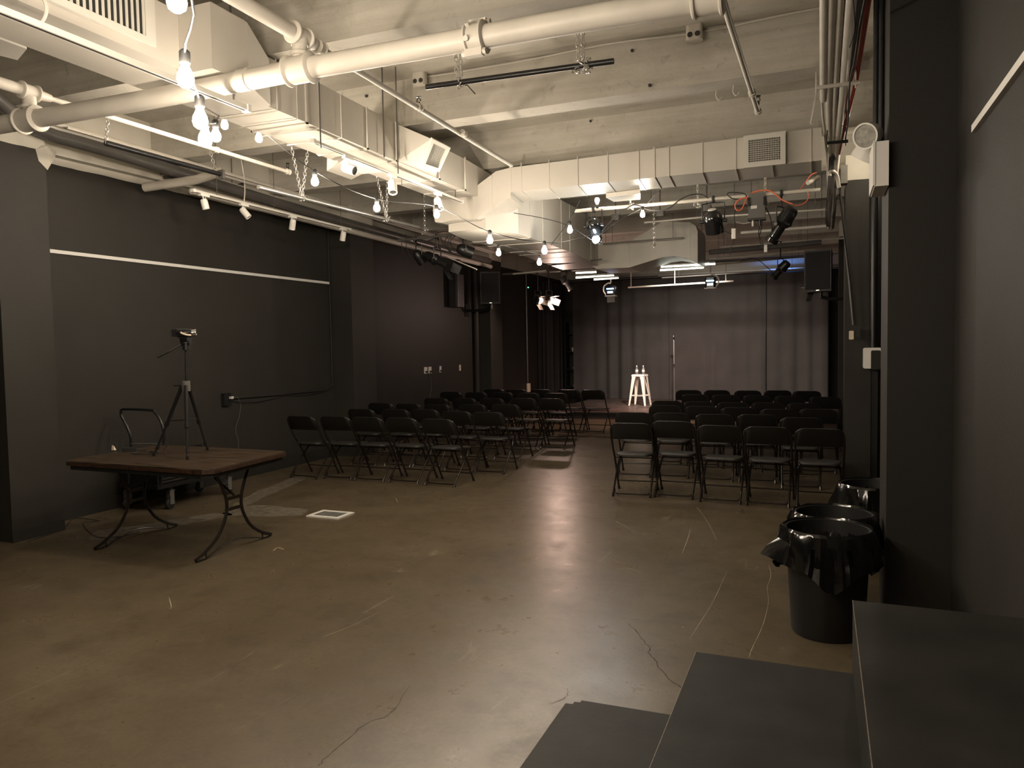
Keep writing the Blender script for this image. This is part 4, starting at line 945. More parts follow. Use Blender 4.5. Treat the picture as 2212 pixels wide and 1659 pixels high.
p = at(649, 428, Z=3.2); q = a.lerp(b, (649-558)/(905-558)*.72)
q = a+(b-a)*((p.y-a.y)/(b.y-a.y)); mb = MB(); chain_into(mb, q, Vector((q.x-.04, q.y-.25, ZS))); chain_into(mb, q, Vector((q.x+.02, q.y+.22, ZS))); knot(mb, q, .03, 6, 3)
tag(mb.build('hanging_chain', M['chain'], w=True, ang=60), 'bright V-shaped chain holding the silver bar', 'chain')
p = at(872, 470, Z=3.2); q = a+(b-a)*((p.y-a.y)/(b.y-a.y)); mb = MB(); chain_into(mb, q, Vector((q.x-.05, q.y-.35, ZS))); chain_into(mb, q, Vector((q.x+.12, q.y-.1, ZS))); knot(mb, q, .03, 5, 4)
tag(mb.build('hanging_chain', M['chain'], w=True, ang=60), 'chain holding the far end of the silver bar', 'chain')
# ================================================================ TRACK LIGHTS
def track(lab, a, b, w_=.035, h=.022):
    t = thing('light_track', lab, 'light track', tuple(a)); d = (b-a).normalized(); s = Vector((-d.y, d.x, 0)).normalized()*w_/2; u = Vector((0, 0, h))
    mb = MB(); mb.hexa([a-s, a+s, a+s+u, a-s+u], [b-s, b+s, b+s+u, b-s+u]); mb.build('rail', M['track'], t, w=True)
    mb = MB(); z = Vector((0, 0, -.001)); s2 = s*.45; mb.hexa([a-s2+z, a+s2+z, a+s2-z, a-s2-z], [b-s2+z, b+s2+z, b+s2-z, b-s2-z]); mb.build('contact_slot', M['slot'], t, w=True)
    for e in (a, b):
        mb = MB(); mb.cbox(e+Vector((0, 0, h/2)), (w_*1.25, .03, h*1.5)); mb.build('end_cap', M['white'], t, w=True)
    return t
def spot(lab, p, aim, grp, arm=.085, L=.12, r=.037):
    t = thing('track_spotlight', lab, 'spotlight', tuple(p), group=grp); p = Vector(p)
    mb = MB(); mb.cbox(p-Vector((0, 0, .012)), (.036, .12, .024)); mb.build('adapter', M['white'], t, w=True)
    mb = MB(); e = p-Vector((0, 0, arm)); mb.tube([p-Vector((0, .02, .02)), e-Vector((0, .0, 0))], .007, 6); mb.tube([p-Vector((0, -.02, .02)), e], .003, 5); mb.build('arm', M['white'], t, w=True)
    d = Vector(aim).normalized(); q = d.to_track_quat('Z', 'Y').to_matrix().to_4x4()
    mb = MB(Matrix.Translation(e+d*.02) @ q); mb.lathe([(.001, -L*.55), (r*.75, -L*.55), (r*.95, -L*.45), (r, -L*.3), (r, L*.5), (r*.86, L*.5), (r*.8, L*.42), (.001, L*.40)], 20); hd = mb.build('head', M['white'], t, w=True)
    mb = MB(Matrix.Translation(e+d*.02) @ q); mb.lathe([(.001, L*.405), (r*.78, L*.42), (r*.78, L*.425), (.001, L*.41)], 16); mb.build('lamp_face', M['slot'], hd, w=True)
    return t
a, b = at(417, 414, X=-6.0), at(755, 497, X=-6.0)
track('white light track with four heads in front of the left wall', a, b)
for e, f in ((.12, 'near'), (.45, 'mid'), (.93, 'far')):
    p = a.lerp(b, e); mb = MB(); mb.tube([p+Vector((0, 0, .02)), (p.x, p.y, ZS)], .0035, 5); tag(mb.build('track_wire', M['greypipe'], w=True), 'thin wire holding the %s part of the left light track' % f, 'wire', 'wires holding the left light track')
for k, (px, py, aim) in enumerate(((441, 426, (.1, .2, -1)), (527, 447, (.55, .3, -.8)), (632, 469, (-.35, .2, -.9)), (741, 494, (-.3, .15, -.9)))):
    p = at(px, py, X=-6.0); e = (p.y-a.y)/(b.y-a.y); p = a+(b-a)*e
    spot('small white spotlight on the left wall track, %s' % ('nearest the camera', 'second from the camera', 'third from the camera', 'farthest from the camera')[k], p, aim, 'spotlights on the left wall track', L=.12 if k else .10)
mb = MB(); p = at(527, 440, X=-6.0); mb.tube(smooth_path([p, p+Vector((.02, 0, .2)), p+Vector((.0, -.02, .5)), (p.x-.02, p.y, ZB)], 4), .006, 6); tag(mb.build('track_cable', M['cream'], w=True), 'white cable feeding the left light track', 'cable')
a, b = at(676, 308, Z=3.30), at(998, 438, Z=3.30)
track('white light track under the long duct', a, b)
for px, py, nm in ((868, 400, 'near'), (984, 430, 'far')):
    p = at(px, py, Z=3.32); mb = MB(); mb.tube([p, (p.x, p.y, 3.42)], .004, 5); tag(mb.build('track_wire', M['greypipe'], w=True), 'short %s wire between duct and centre light track' % nm, 'wire')
for k, (px, py, aim) in enumerate(((745, 339, (.9, -.1, -.35)), (840, 378, (.25, -.35, -.9)), (936, 418, (.35, -.2, -.85)))):
    p = at(px, py, Z=3.30); e = (p.y-a.y)/(b.y-a.y); p = a+(b-a)*e
    spot('cream spotlight on the track under the duct, %s' % ('nearest, pointing right', 'middle one', 'farthest, beside a bulb')[k], p, aim, 'spotlights under the long duct', arm=.10, L=.13, r=.042)
a, b = at(-30, 17, Z=3.18), at(533, 240, Z=3.18)
track('long white light track under the duct at the upper left', a, b, .04, .03)
mb = MB(); p = at(76, 56, Z=3.20); mb.tube(smooth_path([p, p+Vector((.06, .0, .02)), p+Vector((.08, 0, .08)), p+Vector((.06, -.03, .16)), (p.x+.07, p.y-.05, 3.43)], 4), .008, 6); tag(mb.build('track_cable', M['cream'], w=True), 'white curved cable feeding the upper left light track', 'cable')
# ================================================================ STRING LIGHTS
def bulb(parent, p, ang=(0, 0, -1), m_='bulb'):
    d = Vector(ang).normalized(); q = d.to_track_quat('Z', 'Y').to_matrix().to_4x4(); Mx = Matrix.Translation(p) @ q
    mb = MB(Mx); mb.lathe([(.001, -.035), (.010, -.034), (.019, -.025), (.020, .012), (.017, .016), (.001, .017)], 12); s = mb.build('socket', M['rubber'], parent, w=True)
    mb = MB(Mx); mb.lathe([(.001, .014), (.013, .016), (.016, .030), (.027, .052), (.030, .070), (.025, .088), (.012, .098), (.001, .100)], 12); mb.build('bulb', M[m_], s, w=True)
def string(lab, pts, bulbs, r=.0045, dim=False):
    t = thing('string_light', lab, 'string lights', tuple(pts[0]))
    mb = MB(); mb.tube(smooth_path(pts, 5), r, 6); mb.build('cord', M['rubber'], t, w=True)
    for p, d in bulbs: bulb(t, p, d, 'bulbdim' if Vector(p).y > 6.9 or dim else 'bulb')
    return t
def B(px, py, D): return at(px, py, D=D)
dn = (0, 0, -1)
up1 = Vector((0, 0, .085))
S1 = [B(381,-20,2.75), B(400,150,3.1), B(432,243,3.4), B(443,285,3.7), B(466,283,5.1), B(485,262,6.95), B(559,291,7.08), B(680,384,6.4), B(814,442,7.1), B(943,457,7.9), B(1058,512,7.5), B(1176,535,7.8)]
off = [Vector((-2.2, -3.6, 3.2)), Vector((-2.1, -1.8, 3.1)), Vector((-2.0, -.2, 3.0)), Vector((-1.8, .9, 2.88))]  # unseen bulbs behind the camera, added to light the near ceiling
pts = off+[p+Vector((0, 0, .05)) for p in S1]
pts.append(B(1240, 518, 8.7)); pts.append(B(1292, 503, 9.6))
string('warm string of bulbs looping from the upper left past the duct to the stage lights', pts, [(p-Vector((0, 0, .03)), dn) for p in off]+[(p+Vector((0, 0, .035)), dn) for p in S1])
S2 = [B(1077,541,9.3), B(1165,562,9.6)]
string('lower string of two warm bulbs left of the low duct', [B(1010, 525, 9.0)]+[B(1077,528,9.3), B(1130,542,9.4), B(1165,546,9.6), B(1180,540,9.75)], [(p+Vector((0, 0, .035)), dn) for p in S2])
S3 = [B(1231,492,8.6), B(1290,439,9.9), B(1388,458,9.6)]
string('short string of bulbs around the white rod over the stage approach', [B(1110,460,9.3), B(1176,472,9.5), B(1228,488,9.7), B(1290,525,9.9), B(1300,520,9.8)], [(S3[0]+Vector((0, 0, .04)), dn)])
string('crossing string with two bulbs below the cross duct', [B(1190,530,9.6), B(1228,478,9.5), B(1252,434,9.6)], [(S3[1]+Vector((0, 0, -.03)), (0, 0, 1))])
string('dark string with one bulb right of the white rod chain', [B(1285,515,9.8), B(1340,475,9.6), B(1388,448,9.6), B(1424,414,9.3)], [(S3[2]+Vector((0, 0, .035)), dn)])
# ================================================================ STAGE LIGHTING RIG
a, b = at(1242, 456, Z=3.38), at(1772, 407, Z=3.38); b.y = a.y
mb = MB(); mb.tube([a, b], .022, 12); tag(mb.build('lighting_bar', M['cream'], w=True), 'white horizontal bar carrying black stage lights beyond the cross duct', 'bar')
RODY, RODZ = a.y, a.z
def stage_light(name, lab, px, py, Y, aim, r=.10, L=.26, style='par', hook=None, face=None, grp=None, doors=False, shell='blackgloss'):
    p = at(px, py, Y=Y); t = thing(name, lab, 'stage light', tuple(p), group=grp)
    d = Vector(aim).normalized(); q = d.to_track_quat('Z', 'Y').to_matrix().to_4x4(); Mx = Matrix.Translation(p) @ q
    mb = MB(Mx)
    if style == 'par': mb.lathe([(.001, -L*.5), (r*.45, -L*.48), (r*.8, -L*.36), (r*.97, -L*.18), (r, -.02), (r*1.04, -.02), (r*1.04, 0), (r, 0), (r*.98, L*.5), (r*.9, L*.5), (r*.9, L*.05), (.001, L*.04)], 24)
    elif style == 'ellipsoidal': mb.lathe([(.001, -L*.5), (r*.7, -L*.5), (r*.85, -L*.42), (r*.9, -L*.2), (r*1.05, -L*.1), (r*.75, 0), (r*.62, .01), (r*.62, L*.36), (r*.8, L*.38), (r*.8, L*.5), (r*.66, L*.5), (.001, L*.44)], 20)
    else: mb.rbox((0, 0, 0), (r*2, r*2, L), r*.25)
    body = mb.build('housing', M[shell], t, w=True)
    # yoke
    side = d.cross(Vector((0, 0, 1))); side = side.normalized() if side.length > .1 else Vector((1, 0, 0))
    h = r+.10; mb = MB(); k = r*1.18
    mb.tube([p+side*k, p+side*k+Vector((0, 0, h)), p+Vector((0, 0, h+.01)), p-side*k+Vector((0, 0, h)), p-side*k], .008, 6)
    for s in (-1, 1): mb.cyl(p+side*k*s*.9, p+side*k*s*1.22, .022, 10)
    mb.build('yoke', M['black'], t, w=True)
    hk = Vector(hook) if hook else p+Vector((0, 0, h+.16))
    mb = MB(); mb.cyl(p+Vector((0, 0, h)), (p.x, hk.y, hk.z-.03), .010, 8); mb.rbox((p.x, hk.y, hk.z), (.035, .065, .07), .012); mb.build('clamp', M['black'], t, w=True)
    mb = MB(Mx)
    if style == 'par': mb.lathe([(.001, L*.06), (r*.86, L*.1), (r*.86, L*.12), (.001, L*.08)], 20)
    elif style == 'ellipsoidal': mb.lathe([(.001, L*.45), (r*.62, L*.46), (r*.62, L*.47), (.001, L*.48)], 16)
    else: mb.lathe([(.001, L*.5+.001), (r*.8, L*.5+.001), (r*.8, L*.5+.012), (.001, L*.5+.016)], 16)
    mb.build('lens', M[face or 'lens'], body, w=True)
    if doors:
        for sx, sy in ((1, 0), (-1, 0), (0, 1), (0, -1)):
            mb = MB(Mx); w_ = r*.85; z0 = L*.5; o_ = r
            if sx: P = [(sx*o_, -w_, z0), (sx*o_, w_, z0), (sx*(o_+.07), w_*.9, z0+.11), (sx*(o_+.07), -w_*.9, z0+.11)]; e = Vector((.004*sx, 0, 0))
            else: P = [(-w_, sy*o_, z0), (w_, sy*o_, z0), (w_*.9, sy*(o_+.07), z0+.11), (-w_*.9, sy*(o_+.07), z0+.11)]; e = Vector((0, .004*sy, 0))
            mb.hexa([Vector(p_) for p_ in P], [Vector(p_)+e for p_ in P]); mb.build('barn_door', M['grey'] if face == 'ledwarm' else M['black'], body, w=True)  # doors of lit lamps coloured paler, as if their light fell on them
    return t, p, d, Mx
t, p, d, Mx = stage_light('stage_light', 'round black stage light left on the white bar, above the bright cool lamp', 1283, 487, RODY, (.1, .75, -.65), .095, .20, hook=(0, RODY, RODZ))
t, p, d, Mx = stage_light('stage_light', 'dazzling cool white lamp pointing at the camera below the left black light', 1288, 517, RODY+.1, (.25, -1, -.10), .055, .14, hook=(0, RODY, RODZ-.12), face='ledcool')
COOL = p
t, p, d, Mx = stage_light('stage_light', 'glossy black round stage light in the middle of the white bar', 1541, 478, RODY, (.05, .45, -.9), .112, .28, hook=(0, RODY, RODZ))
mb = MB(Mx); mb.lathe([(.001, -.152), (.045, -.150), (.05, -.143), (.001, -.143)], 20); mb.build('label_disc', M['white'], t, w=True)
t, p, d, Mx = stage_light('stage_light', 'long black ellipsoidal stage light near the right end of the white bar', 1688, 486, RODY, (-.55, .25, -.80), .10, .44, style='ellipsoidal', hook=(0, RODY, RODZ))
q1, q2 = at(1617, 426, Y=RODY+.02), at(1653, 473, Y=RODY+.02)
t = thing('dimmer_box', 'grey dimmer box clamped under the white bar between two black lights', 'dimmer', tuple(q1))
mb = MB(); mb.box((q1.x, RODY-.04, q2.z), (q2.x, RODY+.08, q1.z+.03)); mb.build('case', M['grey'], t, w=True)
mb = MB(); mb.box((q1.x-.006, RODY-.046, q2.z-.012), (q2.x+.006, RODY+.086, q2.z+.012)); mb.build('lower_lip', M['black'], t, w=True)
mb = MB(); mb.box((q1.x+.03, RODY-.046, q2.z+.12), (q1.x+.10, RODY-.04, q2.z+.155)); mb.build('face_label', M['silver'], t, w=True)
for s in (.01, .19):
    mb = MB(); mb.rbox((q1.x+s, RODY-.03, RODZ-.08), (.04, .05, .10), .012); mb.build('clamp', M['blackgloss'], t, w=True)
for dx in (.06, .14):
    mb = MB(); mb.cyl((q1.x+dx-.01, RODY, q2.z-.08), (q1.x+dx-.01, RODY, q2.z), .012, 8); mb.build('plug', M['white' if dx < .1 else 'black'], t, w=True)
# left rig bar
a2, b2 = at(905, 516, Z=3.22), at(1072, 497, Z=3.22)
mb = MB(); mb.tube([a2-Vector((.35, 0, 0)), b2], .018, 10); tag(mb.build('lighting_bar', M['greypipe'], w=True), 'dark horizontal bar carrying stage lights below the left wall pipes', 'bar')
LY = a2.y
stage_light('stage_light', 'long black stage light slanting down under the left dark bar', 945, 563, LY, (.75, -.05, -.38), .08, .42, style='ellipsoidal', hook=(0, LY, 3.22), shell='black', doors=True)
stage_light('stage_light', 'round black stage light under the right end of the left dark bar', 1004, 541, LY, (.8, .55, -.35), .085, .24, hook=(0, LY, 3.22), shell='black')
stage_light('stage_light', 'dark stage light hanging nearest the wall on the left dark bar', 905, 555, LY+.1, (.3, .5, -.8), .07, .22, hook=(0, LY, 3.22), shell='black')
a3, b3 = at(968, 556, Y=LY), at(1030, 582, Y=LY-.5)
mb = MB(); mb.tube([a3, b3], .008, 6); tag(mb.build('aiming_rod', M['cream'], w=True), 'thin cream rod sticking out beyond the slanting left stage light', 'rod')
# far rig (over the stage front)
ra, rb = at(1100, 592, Y=15.2), at(1350, 580, Y=15.2)
mb = MB(); mb.tube([(-6.4, 15.2, ra.z), (.2, 15.2, ra.z+.02)], .022, 10); tag(mb.build('lighting_bar', M['greypipe'], w=True), 'long dark bar above the stage front carrying small lights', 'bar')
RZ = ra.z
warm = []
for k, (px, py) in enumerate(((1162, 647), (1186, 647))):
    t, p, d, Mx = stage_light('stage_light', 'lit stage light with pinkish barn doors left of the stage, %s of two' % ('left', 'right')[k], px, py, 15.2, (.80, -.30, -.42), .085, .14, style='box', hook=(0, 15.2, RZ), face='ledwarm', doors=True, shell='black'); warm.append((p, d))
t, p, d, Mx = stage_light('stage_light', 'black stage light with a glowing orange rim above the left stage', 1224, 612, 15.2, (.45, .2, -.75), .085, .34, style='ellipsoidal', hook=(0, 15.2, RZ), face='ledwarm', shell='black'); warm.append((p, d))
t, p, d, Mx = stage_light('stage_light', 'black stage light at upper right, angled down beside the speaker', 1686, 583, 14.2, (-.55, .25, -.55), .09, .36, style='ellipsoidal', hook=(0, 14.2, 3.38), face='ledwarm', shell='black'); warm.append((p, d))
t, p, d, Mx = stage_light('stage_light', 'stage light with lit barn doors partly behind the right speaker', 1752, 624, 15.2, (-.6, .55, -.5), .08, .14, style='box', hook=(0, 15.2, RZ), face='ledwarm', doors=True, shell='black'); warm.append((p, d))
mb = MB(); mb.tube([(-1.7, 14.2, 3.38), (.5, 14.2, 3.40)], .016, 8); tag(mb.build('lighting_bar', M['cream'], w=True), 'short pale bar holding the upper right stage light', 'bar')
for k, (px, py, lab) in enumerate(((1320, 628, 'small blue-lit moving head above the stage, left of two'), (1535, 611, 'small blue-lit moving head above the stage, right of two'))):
    Yk = 15.2; p = at(px, py, Y=Yk); t = thing('led_fixture', lab, 'stage light', tuple(p), group='blue-lit fixtures above the stage')
    mb = MB(Matrix.Translation(p)); mb.rbox((0, 0, 0), (.20, .16, .19), .035); hb = mb.build('housing', M['blackgloss'], t, w=True)
    mb = MB(Matrix.Translation(p)); mb.box((-.055, -.086, -.055), (.055, -.078, -.015)); mb.build('display', M['ledwhite'], hb, w=True)
    mb = MB(Matrix.Translation(p)); mb.box((-.075, -.086, .02), (.075, -.078, .05)); mb.build('blue_strip', M['ledblue'], hb, w=True)
    mb = MB(Matrix.Translation(p)); mb.box((-.11, -.09, -.115), (.11, .09, -.098)); mb.build('lower_rim', M['white'], hb, w=True)
    if k == 0:
        mb = MB(Matrix.Translation(p)); mb.box((-.08, -.02, -.24), (.08, .0, -.115)); mb.build('hanging_flap', M['grey'], t, w=True)
    mb = MB(Matrix.Translation(p)); s = -1 if k == 0 else 1; mb.tube(smooth_path([(s*.10, 0, -.08), (s*.15, 0, 0), (s*.14, 0, .10), (s*.05, 0, .16), (0, 0, .17), (0, 0, RZ-p.z)], 3), .015, 6); mb.build('yoke', M['white'], t, w=True)
# fluorescent battens
for k, (x0, y0, x1, y1, Yk) in enumerate(((1244, 590, 1288, 588, 14.6), (1244, 600, 1326, 595, 14.6), (1283, 604, 1336, 600, 14.4), (1428, 577, 1545, 570, 14.0), (1426, 584, 1520, 578, 14.0), (1500, 572, 1532, 568, 13.9))):
    a_, b_ = at(x0, y0, Y=Yk), at(x1, y1, Y=Yk); t = thing('tube_lamp', 'tube lamp with painted glow over the stage front, %s' % ('upper one at the left', 'long one at the left below the upper', 'lowest short one at the left', 'long one under the duct turn', 'lower one under the duct turn', 'short one at the right under the duct turn')[k], 'tube lamp', tuple(a_), group='tube lamps over the stage front')
    mb = MB(); mb.tube([a_, b_], .016, 8); mb.build('tube', M['tubeglow'], t, w=True)
    mb = MB(); lo = a_+Vector((0, .0, .022)); mb.box((a_.x, Yk-.03, a_.z+.018), (b_.x, Yk+.03, a_.z+.045)); mb.build('batten', M['white'], t, w=True)
    mb = MB(); mb.cyl(((a_.x+b_.x)/2, Yk, a_.z+.04), ((a_.x+b_.x)/2, Yk, ZB), .004, 5); mb.build('drop_wire', M['greypipe'], t, w=True)
a_, b_ = at(1357, 621, Y=16.6), at(1585, 607, Y=16.3)
t = thing('hanging_rail', 'thin pink-lit rail hanging in front of the stage curtain', 'rail', tuple(a_)); mb = MB(); mb.tube([a_, b_], .018, 8); mb.build('rail', M['cream'], t, w=True)
for f in (.03, .46, .93):
    p = a_.lerp(b_, f); mb = MB(); mb.cyl(p, (p.x, p.y, ZB), .010, 6); mb.build('drop_rod', M['cream'], t, w=True)
# other rails / pipes above the stage
for k, (x0, y0, x1, y1, Yk, r, m_, lab) in enumerate(((1532, 545, 1775, 523, 13.6, .045, 'greypipe', 'thick dark pipe crossing above the stage at the right'),
    (1525, 560, 1760, 540, 14.4, .018, 'cream', 'thin pale pipe crossing above the stage, upper of three'), (1540, 572, 1752, 553, 15.8, .016, 'cream', 'thin pale pipe crossing above the stage, middle of three'), (1430, 600, 1752, 580, 17.2, .016, 'silver', 'thin shiny pipe crossing above the stage, lowest of three'),
    (1392, 481, 1520, 469, 11.4, .014, 'cream', 'short pale pipe above the duct turn'), (1303, 527, 1475, 514, 12.9, .016, 'silver', 'shiny rail resting along the top of the end duct'),
    (1600, 503, 1800, 487, 11.9, .022, 'cream', 'pale pipe crossing behind the right stage lights'), (1560, 467, 1790, 452, 11.0, .012, 'cream', 'thin pale pipe crossing just below the white bar at the right'),
    (1170, 575, 1300, 560, 12.4, .012, 'greypipe', 'thin dark pipe under the low duct'), (1108, 592, 1180, 585, 13.6, .016, 'cream', 'pale pipe stub left of the stage lights'))):
    a_, b_ = at(x0, y0, Y=Yk), at(x1, y1, Y=Yk); b_.x = min(b_.x, .62); mb = MB(); mb.tube([a_, b_], r, 8); o_ = tag(mb.build('crossing_pipe', M[m_], w=True), lab, 'pipe')
    for f in (.12, .88):
        q = a_.lerp(b_, f); mb = MB(); mb.cyl(q, (q.x, q.y, ZS), .004, 5); mb.build('drop_rod', M['greypipe'], o_, w=True)
# blue lit valance / ledge on back wall
mb = MB(); a_ = at(1527, 592, Y=20.8); b_ = at(1760, 575, Y=20.8); mb.box((a_.x-1.3, 20.75, 3.46), (XR-.05, 20.95, 3.53)); tag(mb.build('curtain_track', M['cream'], w=True), 'pale horizontal ledge on the back wall above the curtain', 'ledge')
# dark grated vents in far ceiling bay
for k, (px, py) in enumerate(((1330, 470), (1426, 461), (1527, 450))):
    p = at(px, py, Y=11.2); mb = MB(); mb.rbox(p, (.13, .08, .09), .02); mb.cyl(p+Vector((0, 0, .04)), (p.x, p.y, ZS), .010, 6); tag(mb.build('junction_box', M['grey'], w=True), 'small dark box on a rod above the lights, %s of three' % ('left', 'middle', 'right')[k], 'junction box', 'junction boxes above the stage lights')
# ================================================================ CHAINS, CABLES IN THE RIG
for px, y0, y1, Yk, lab in ((1653, 395, 440, RODY, 'chain holding the white bar near the dimmer box'), (1413, 400, 530, 11.2, 'long chain hanging in front of the end duct'), (1362, 428, 450, RODY, 'short bright chain knot on the white bar left of centre'), (918, 395, 500, LY, 'chain holding the left dark bar'), (1507, 425, 442, RODY, 'short chain on the white bar left of the round light')):
    a_, b_ = at(px, y0, Y=Yk), at(px, y1, Y=Yk); a_.x = b_.x
    if y1-y0 < 60: a_.z = ZB+.1 if Yk > 10 or True else a_.z
    mb = MB(); chain_into(mb, b_, (b_.x, b_.y, max(a_.z, ZB))); knot(mb, b_ if px != 1362 else Vector((b_.x, b_.y, RODZ)), .035, 8, px); tag(mb.build('rig_chain', M['chain'], w=True, ang=60), lab, 'chain')
def cable(lab, px, r=.007, m_='rubber', name='rig_cable'):
    mb = MB(); mb.tube(smooth_path([at(x, y, Y=Yk) for x, y, Yk in px], 5), r, 6); return tag(mb.build(name, M[m_], w=True), lab, 'cable')
y = RODY
cable('orange cord looping round the white bar and down to the right light', [(1640,432,y), (1618,426,y-.03), (1596,432,y-.05), (1588,444,y-.05), (1592,454,y-.05), (1602,452,y-.04), (1610,436,y-.04), (1622,418,y-.02), (1650,411,y-.04), (1668,415,y-.04), (1690,432,y-.04), (1712,441,y-.04)], .008, 'orange', 'orange_cord')
cable('orange cord rising from the white bar towards the cable bundle', [(1729,409,y-.03), (1742,391,y-.03), (1752,378,y-.02), (1765,372,y)], .006, 'orange', 'orange_cord')
cable('thin orange loop hanging right of the ellipsoidal light', [(1744,414,y-.03), (1746,425,y-.03), (1741,436,y-.03), (1728,443,y-.03), (1714,443,y-.03)], .005, 'orange', 'orange_cord')
cable('black cable arching over the white bar at the left', [(1300,500,y), (1325,472,y), (1352,452,y-.02), (1368,443,y-.03), (1385,446,y-.02), (1400,453,y-.02), (1425,455,y-.02), (1445,450,y-.02), (1468,432,y-.02), (1492,421,y-.03), (1515,420,y-.02), (1530,428,y-.02)])
cable('black cable running from the dimmer box down to the small white connector', [(1651,446,y), (1656,452,y), (1664,470,y), (1667,490,y), (1668,505,y), (1674,512,y)])
cable('pair of black cables looping down from the dimmer box, left one', [(1642,470,y), (1640,490,y), (1639,507,y), (1645,520,y), (1650,532,y)], .006)
cable('pair of black cables looping down from the dimmer box, right one', [(1646,470,y), (1645,492,y), (1640,512,y), (1642,524,y), (1648,536,y)], .006)
cable('black cable from the middle round light to the hanging white connector', [(1540,480,y-.1), (1552,492,y-.05), (1566,500,y), (1585,507,y)], .005)
cable('black coiled cable left of the dimmer box', [(1570,421,y-.03), (1575,416,y-.03), (1592,416,y-.03), (1606,418,y-.03), (1612,424,y-.03), (1600,430,y-.03), (1582,429,y-.03), (1572,422,y-.03)], .006)
cable('pale thin cable swagged under the dimmer box', [(1590,479,y+.3), (1605,483,y+.3), (1622,480,y+.3)], .005, 'cream')
cable('black cable tangle on the left dark bar', [(925,520,LY), (950,512,LY-.03), (958,530,LY-.03), (975,545,LY-.02), (960,522,LY), (985,500,LY-.02), (1000,520,LY), (988,540,LY), (972,522,LY), (1000,500,LY), (1015,515,LY)], .006)
cable('second black cable tangle near the right end of the left dark bar', [(940,505,LY), (962,500,LY-.04), (990,510,LY-.05), (1002,530,LY-.04), (985,548,LY-.04), (968,535,LY-.03), (975,510,LY), (1010,498,LY), (1018,508,LY)], .005)
cable('black cable hanging down below the left dark bar, left', [(868,505,LY), (868,530,LY), (872,548,LY), (880,560,LY)], .005)
cable('black cable hanging down below the left dark bar, right', [(876,505,LY), (878,530,LY), (884,550,LY), (887,556,LY)], .004)
p = at(1585, 505, Y=y); mb = MB(); mb.rbox(p, (.05, .04, .12), .008); tag(mb.build('white_connector', M['white'], w=True), 'small white connector hanging between the two right lights', 'connector')
cable('thin black cables rising from the white connector', [(1586,498,y), (1588,485,y+.02), (1586,470,y+.05), (1590,440,y)], .004)
cable('black cable drooping below the small white connector', [(1586,512,y), (1582,530,y), (1576,545,y), (1580,552,y)], .004)
p = at(1654, 537, Y=12.0); mb = MB(); mb.rbox(p, (.05, .04, .11), .008); tag(mb.build('white_connector', M['white'], w=True), 'small white connector on the pale pipe above the stage', 'connector')
cable('thin dark cable to the upper right stage light', [(1600,565,14.2), (1622,558,14.2), (1640,563,14.2), (1660,580,14.2), (1672,592,14.2)], .007)
# ================================================================ CABLE BUNDLE AT THE UPPER RIGHT
zc = 3.76
rnd = random.Random(4)
specs = [(1781, .030, 'cream'), (1797, .030, 'cream'), (1816, .026, 'cream'), (1838, .036, 'cream'), (1808, .016, 'cream'), (1776, .012, 'cream')]
for k, (x0, r, m_) in enumerate(specs):
    # straight pipes in depth direction at height zc, then down to the knot over the stage approach
    xx = (at(x0, 0, Z=zc)).x; e = (1790+(k-2)*3.0)
    pts = [(xx, YF+.2, zc), (xx, 5.0, zc), (xx+.0, 7.2, zc-.01), (xx*.6+.05, 8.7, zc-.12), (xx*.4+.07, 9.6, zc-.30), (xx*.3+.09, 10.6, zc-.42), (xx*.3+.09, 12.0, zc-.46)]
    if k == 0: pts = pts[:3]
    mb = MB(); mb.tube(smooth_path(pts, 4), r, 10)
    tag(mb.build('ceiling_pipe', M[m_], w=True), ('fat cream pipe ending at the cross duct, leftmost of the right bundle', 'fat cream pipe second from the left in the right bundle', 'cream pipe in the middle of the right bundle', 'thickest cream pipe at the right side of the right bundle', 'thin cream pipe between the middle pipes of the right bundle', 'thinnest cream pipe at the left edge of the right bundle')[k], 'pipe', 'cream pipes in the right ceiling bundle')
for k in range(9):
    x = .10+k*.012; mb = MB(); mb.tube(smooth_path([(x+.09, YF+.2, zc+.04+.01*(k % 3)), (x+.085, 5.5, zc+.03), (x+.05+rnd.uniform(-.02, .02), 7.0, zc-.02), (x+.02, 8.0, zc-.06), (x-.02, 8.75, zc-.15)]+([(x-.03, 9.4, zc-.36-.02*k), (x-.05, 10.4, zc-.52-.03*k), (x-.03, 11.6, zc-.50)] if k < 5 else []), 4), .0065, 5)
    tag(mb.build('cable', M['copper' if k in (6, 7, 8, 5) else 'greypipe'], w=True), ('red wire running along the right ceiling bundle' if k in (5, 6, 7, 8) else 'dark cable running along the right ceiling bundle'), 'cable', 'red wires in the right bundle' if k in (5, 6, 7, 8) else 'dark cables in the right bundle')
cable('thin dark cable sagging right of the ceiling pipes', [(1872,-20,4.4), (1864,20,4.6), (1856,65,4.9), (1846,130,5.3), (1838,165,5.6), (1834,200,6.0), (1832,260,6.6), (1826,300,7.0)], .006)
cable('thin dark cable loop close to the ceiling pipes', [(1842,-10,4.6), (1846,40,4.7), (1845,70,4.9), (1835,102,5.1)], .004)
for px0, px1, yy0, yy1, Yk, m_, lab in ((1763, 1858, 190, 178, 6.6, 'cream', 'cream strut carrying the right ceiling pipes'), (1787, 1832, 309, 305, 8.0, 'black', 'dark strut carrying the right ceiling pipes farther in')):
    a_, b_ = at(px0, yy0, Y=Yk), at(px1, yy1, Y=Yk); mb = MB(); mb.tube([a_, b_], .016, 6)
    for p in (a_, b_.lerp(a_, .1)): mb.tube([p-Vector((0, 0, .04)), (p.x, p.y, ZS)], .006, 5)
    tag(mb.build('pipe_strut', M[m_], w=True), lab, 'strut')
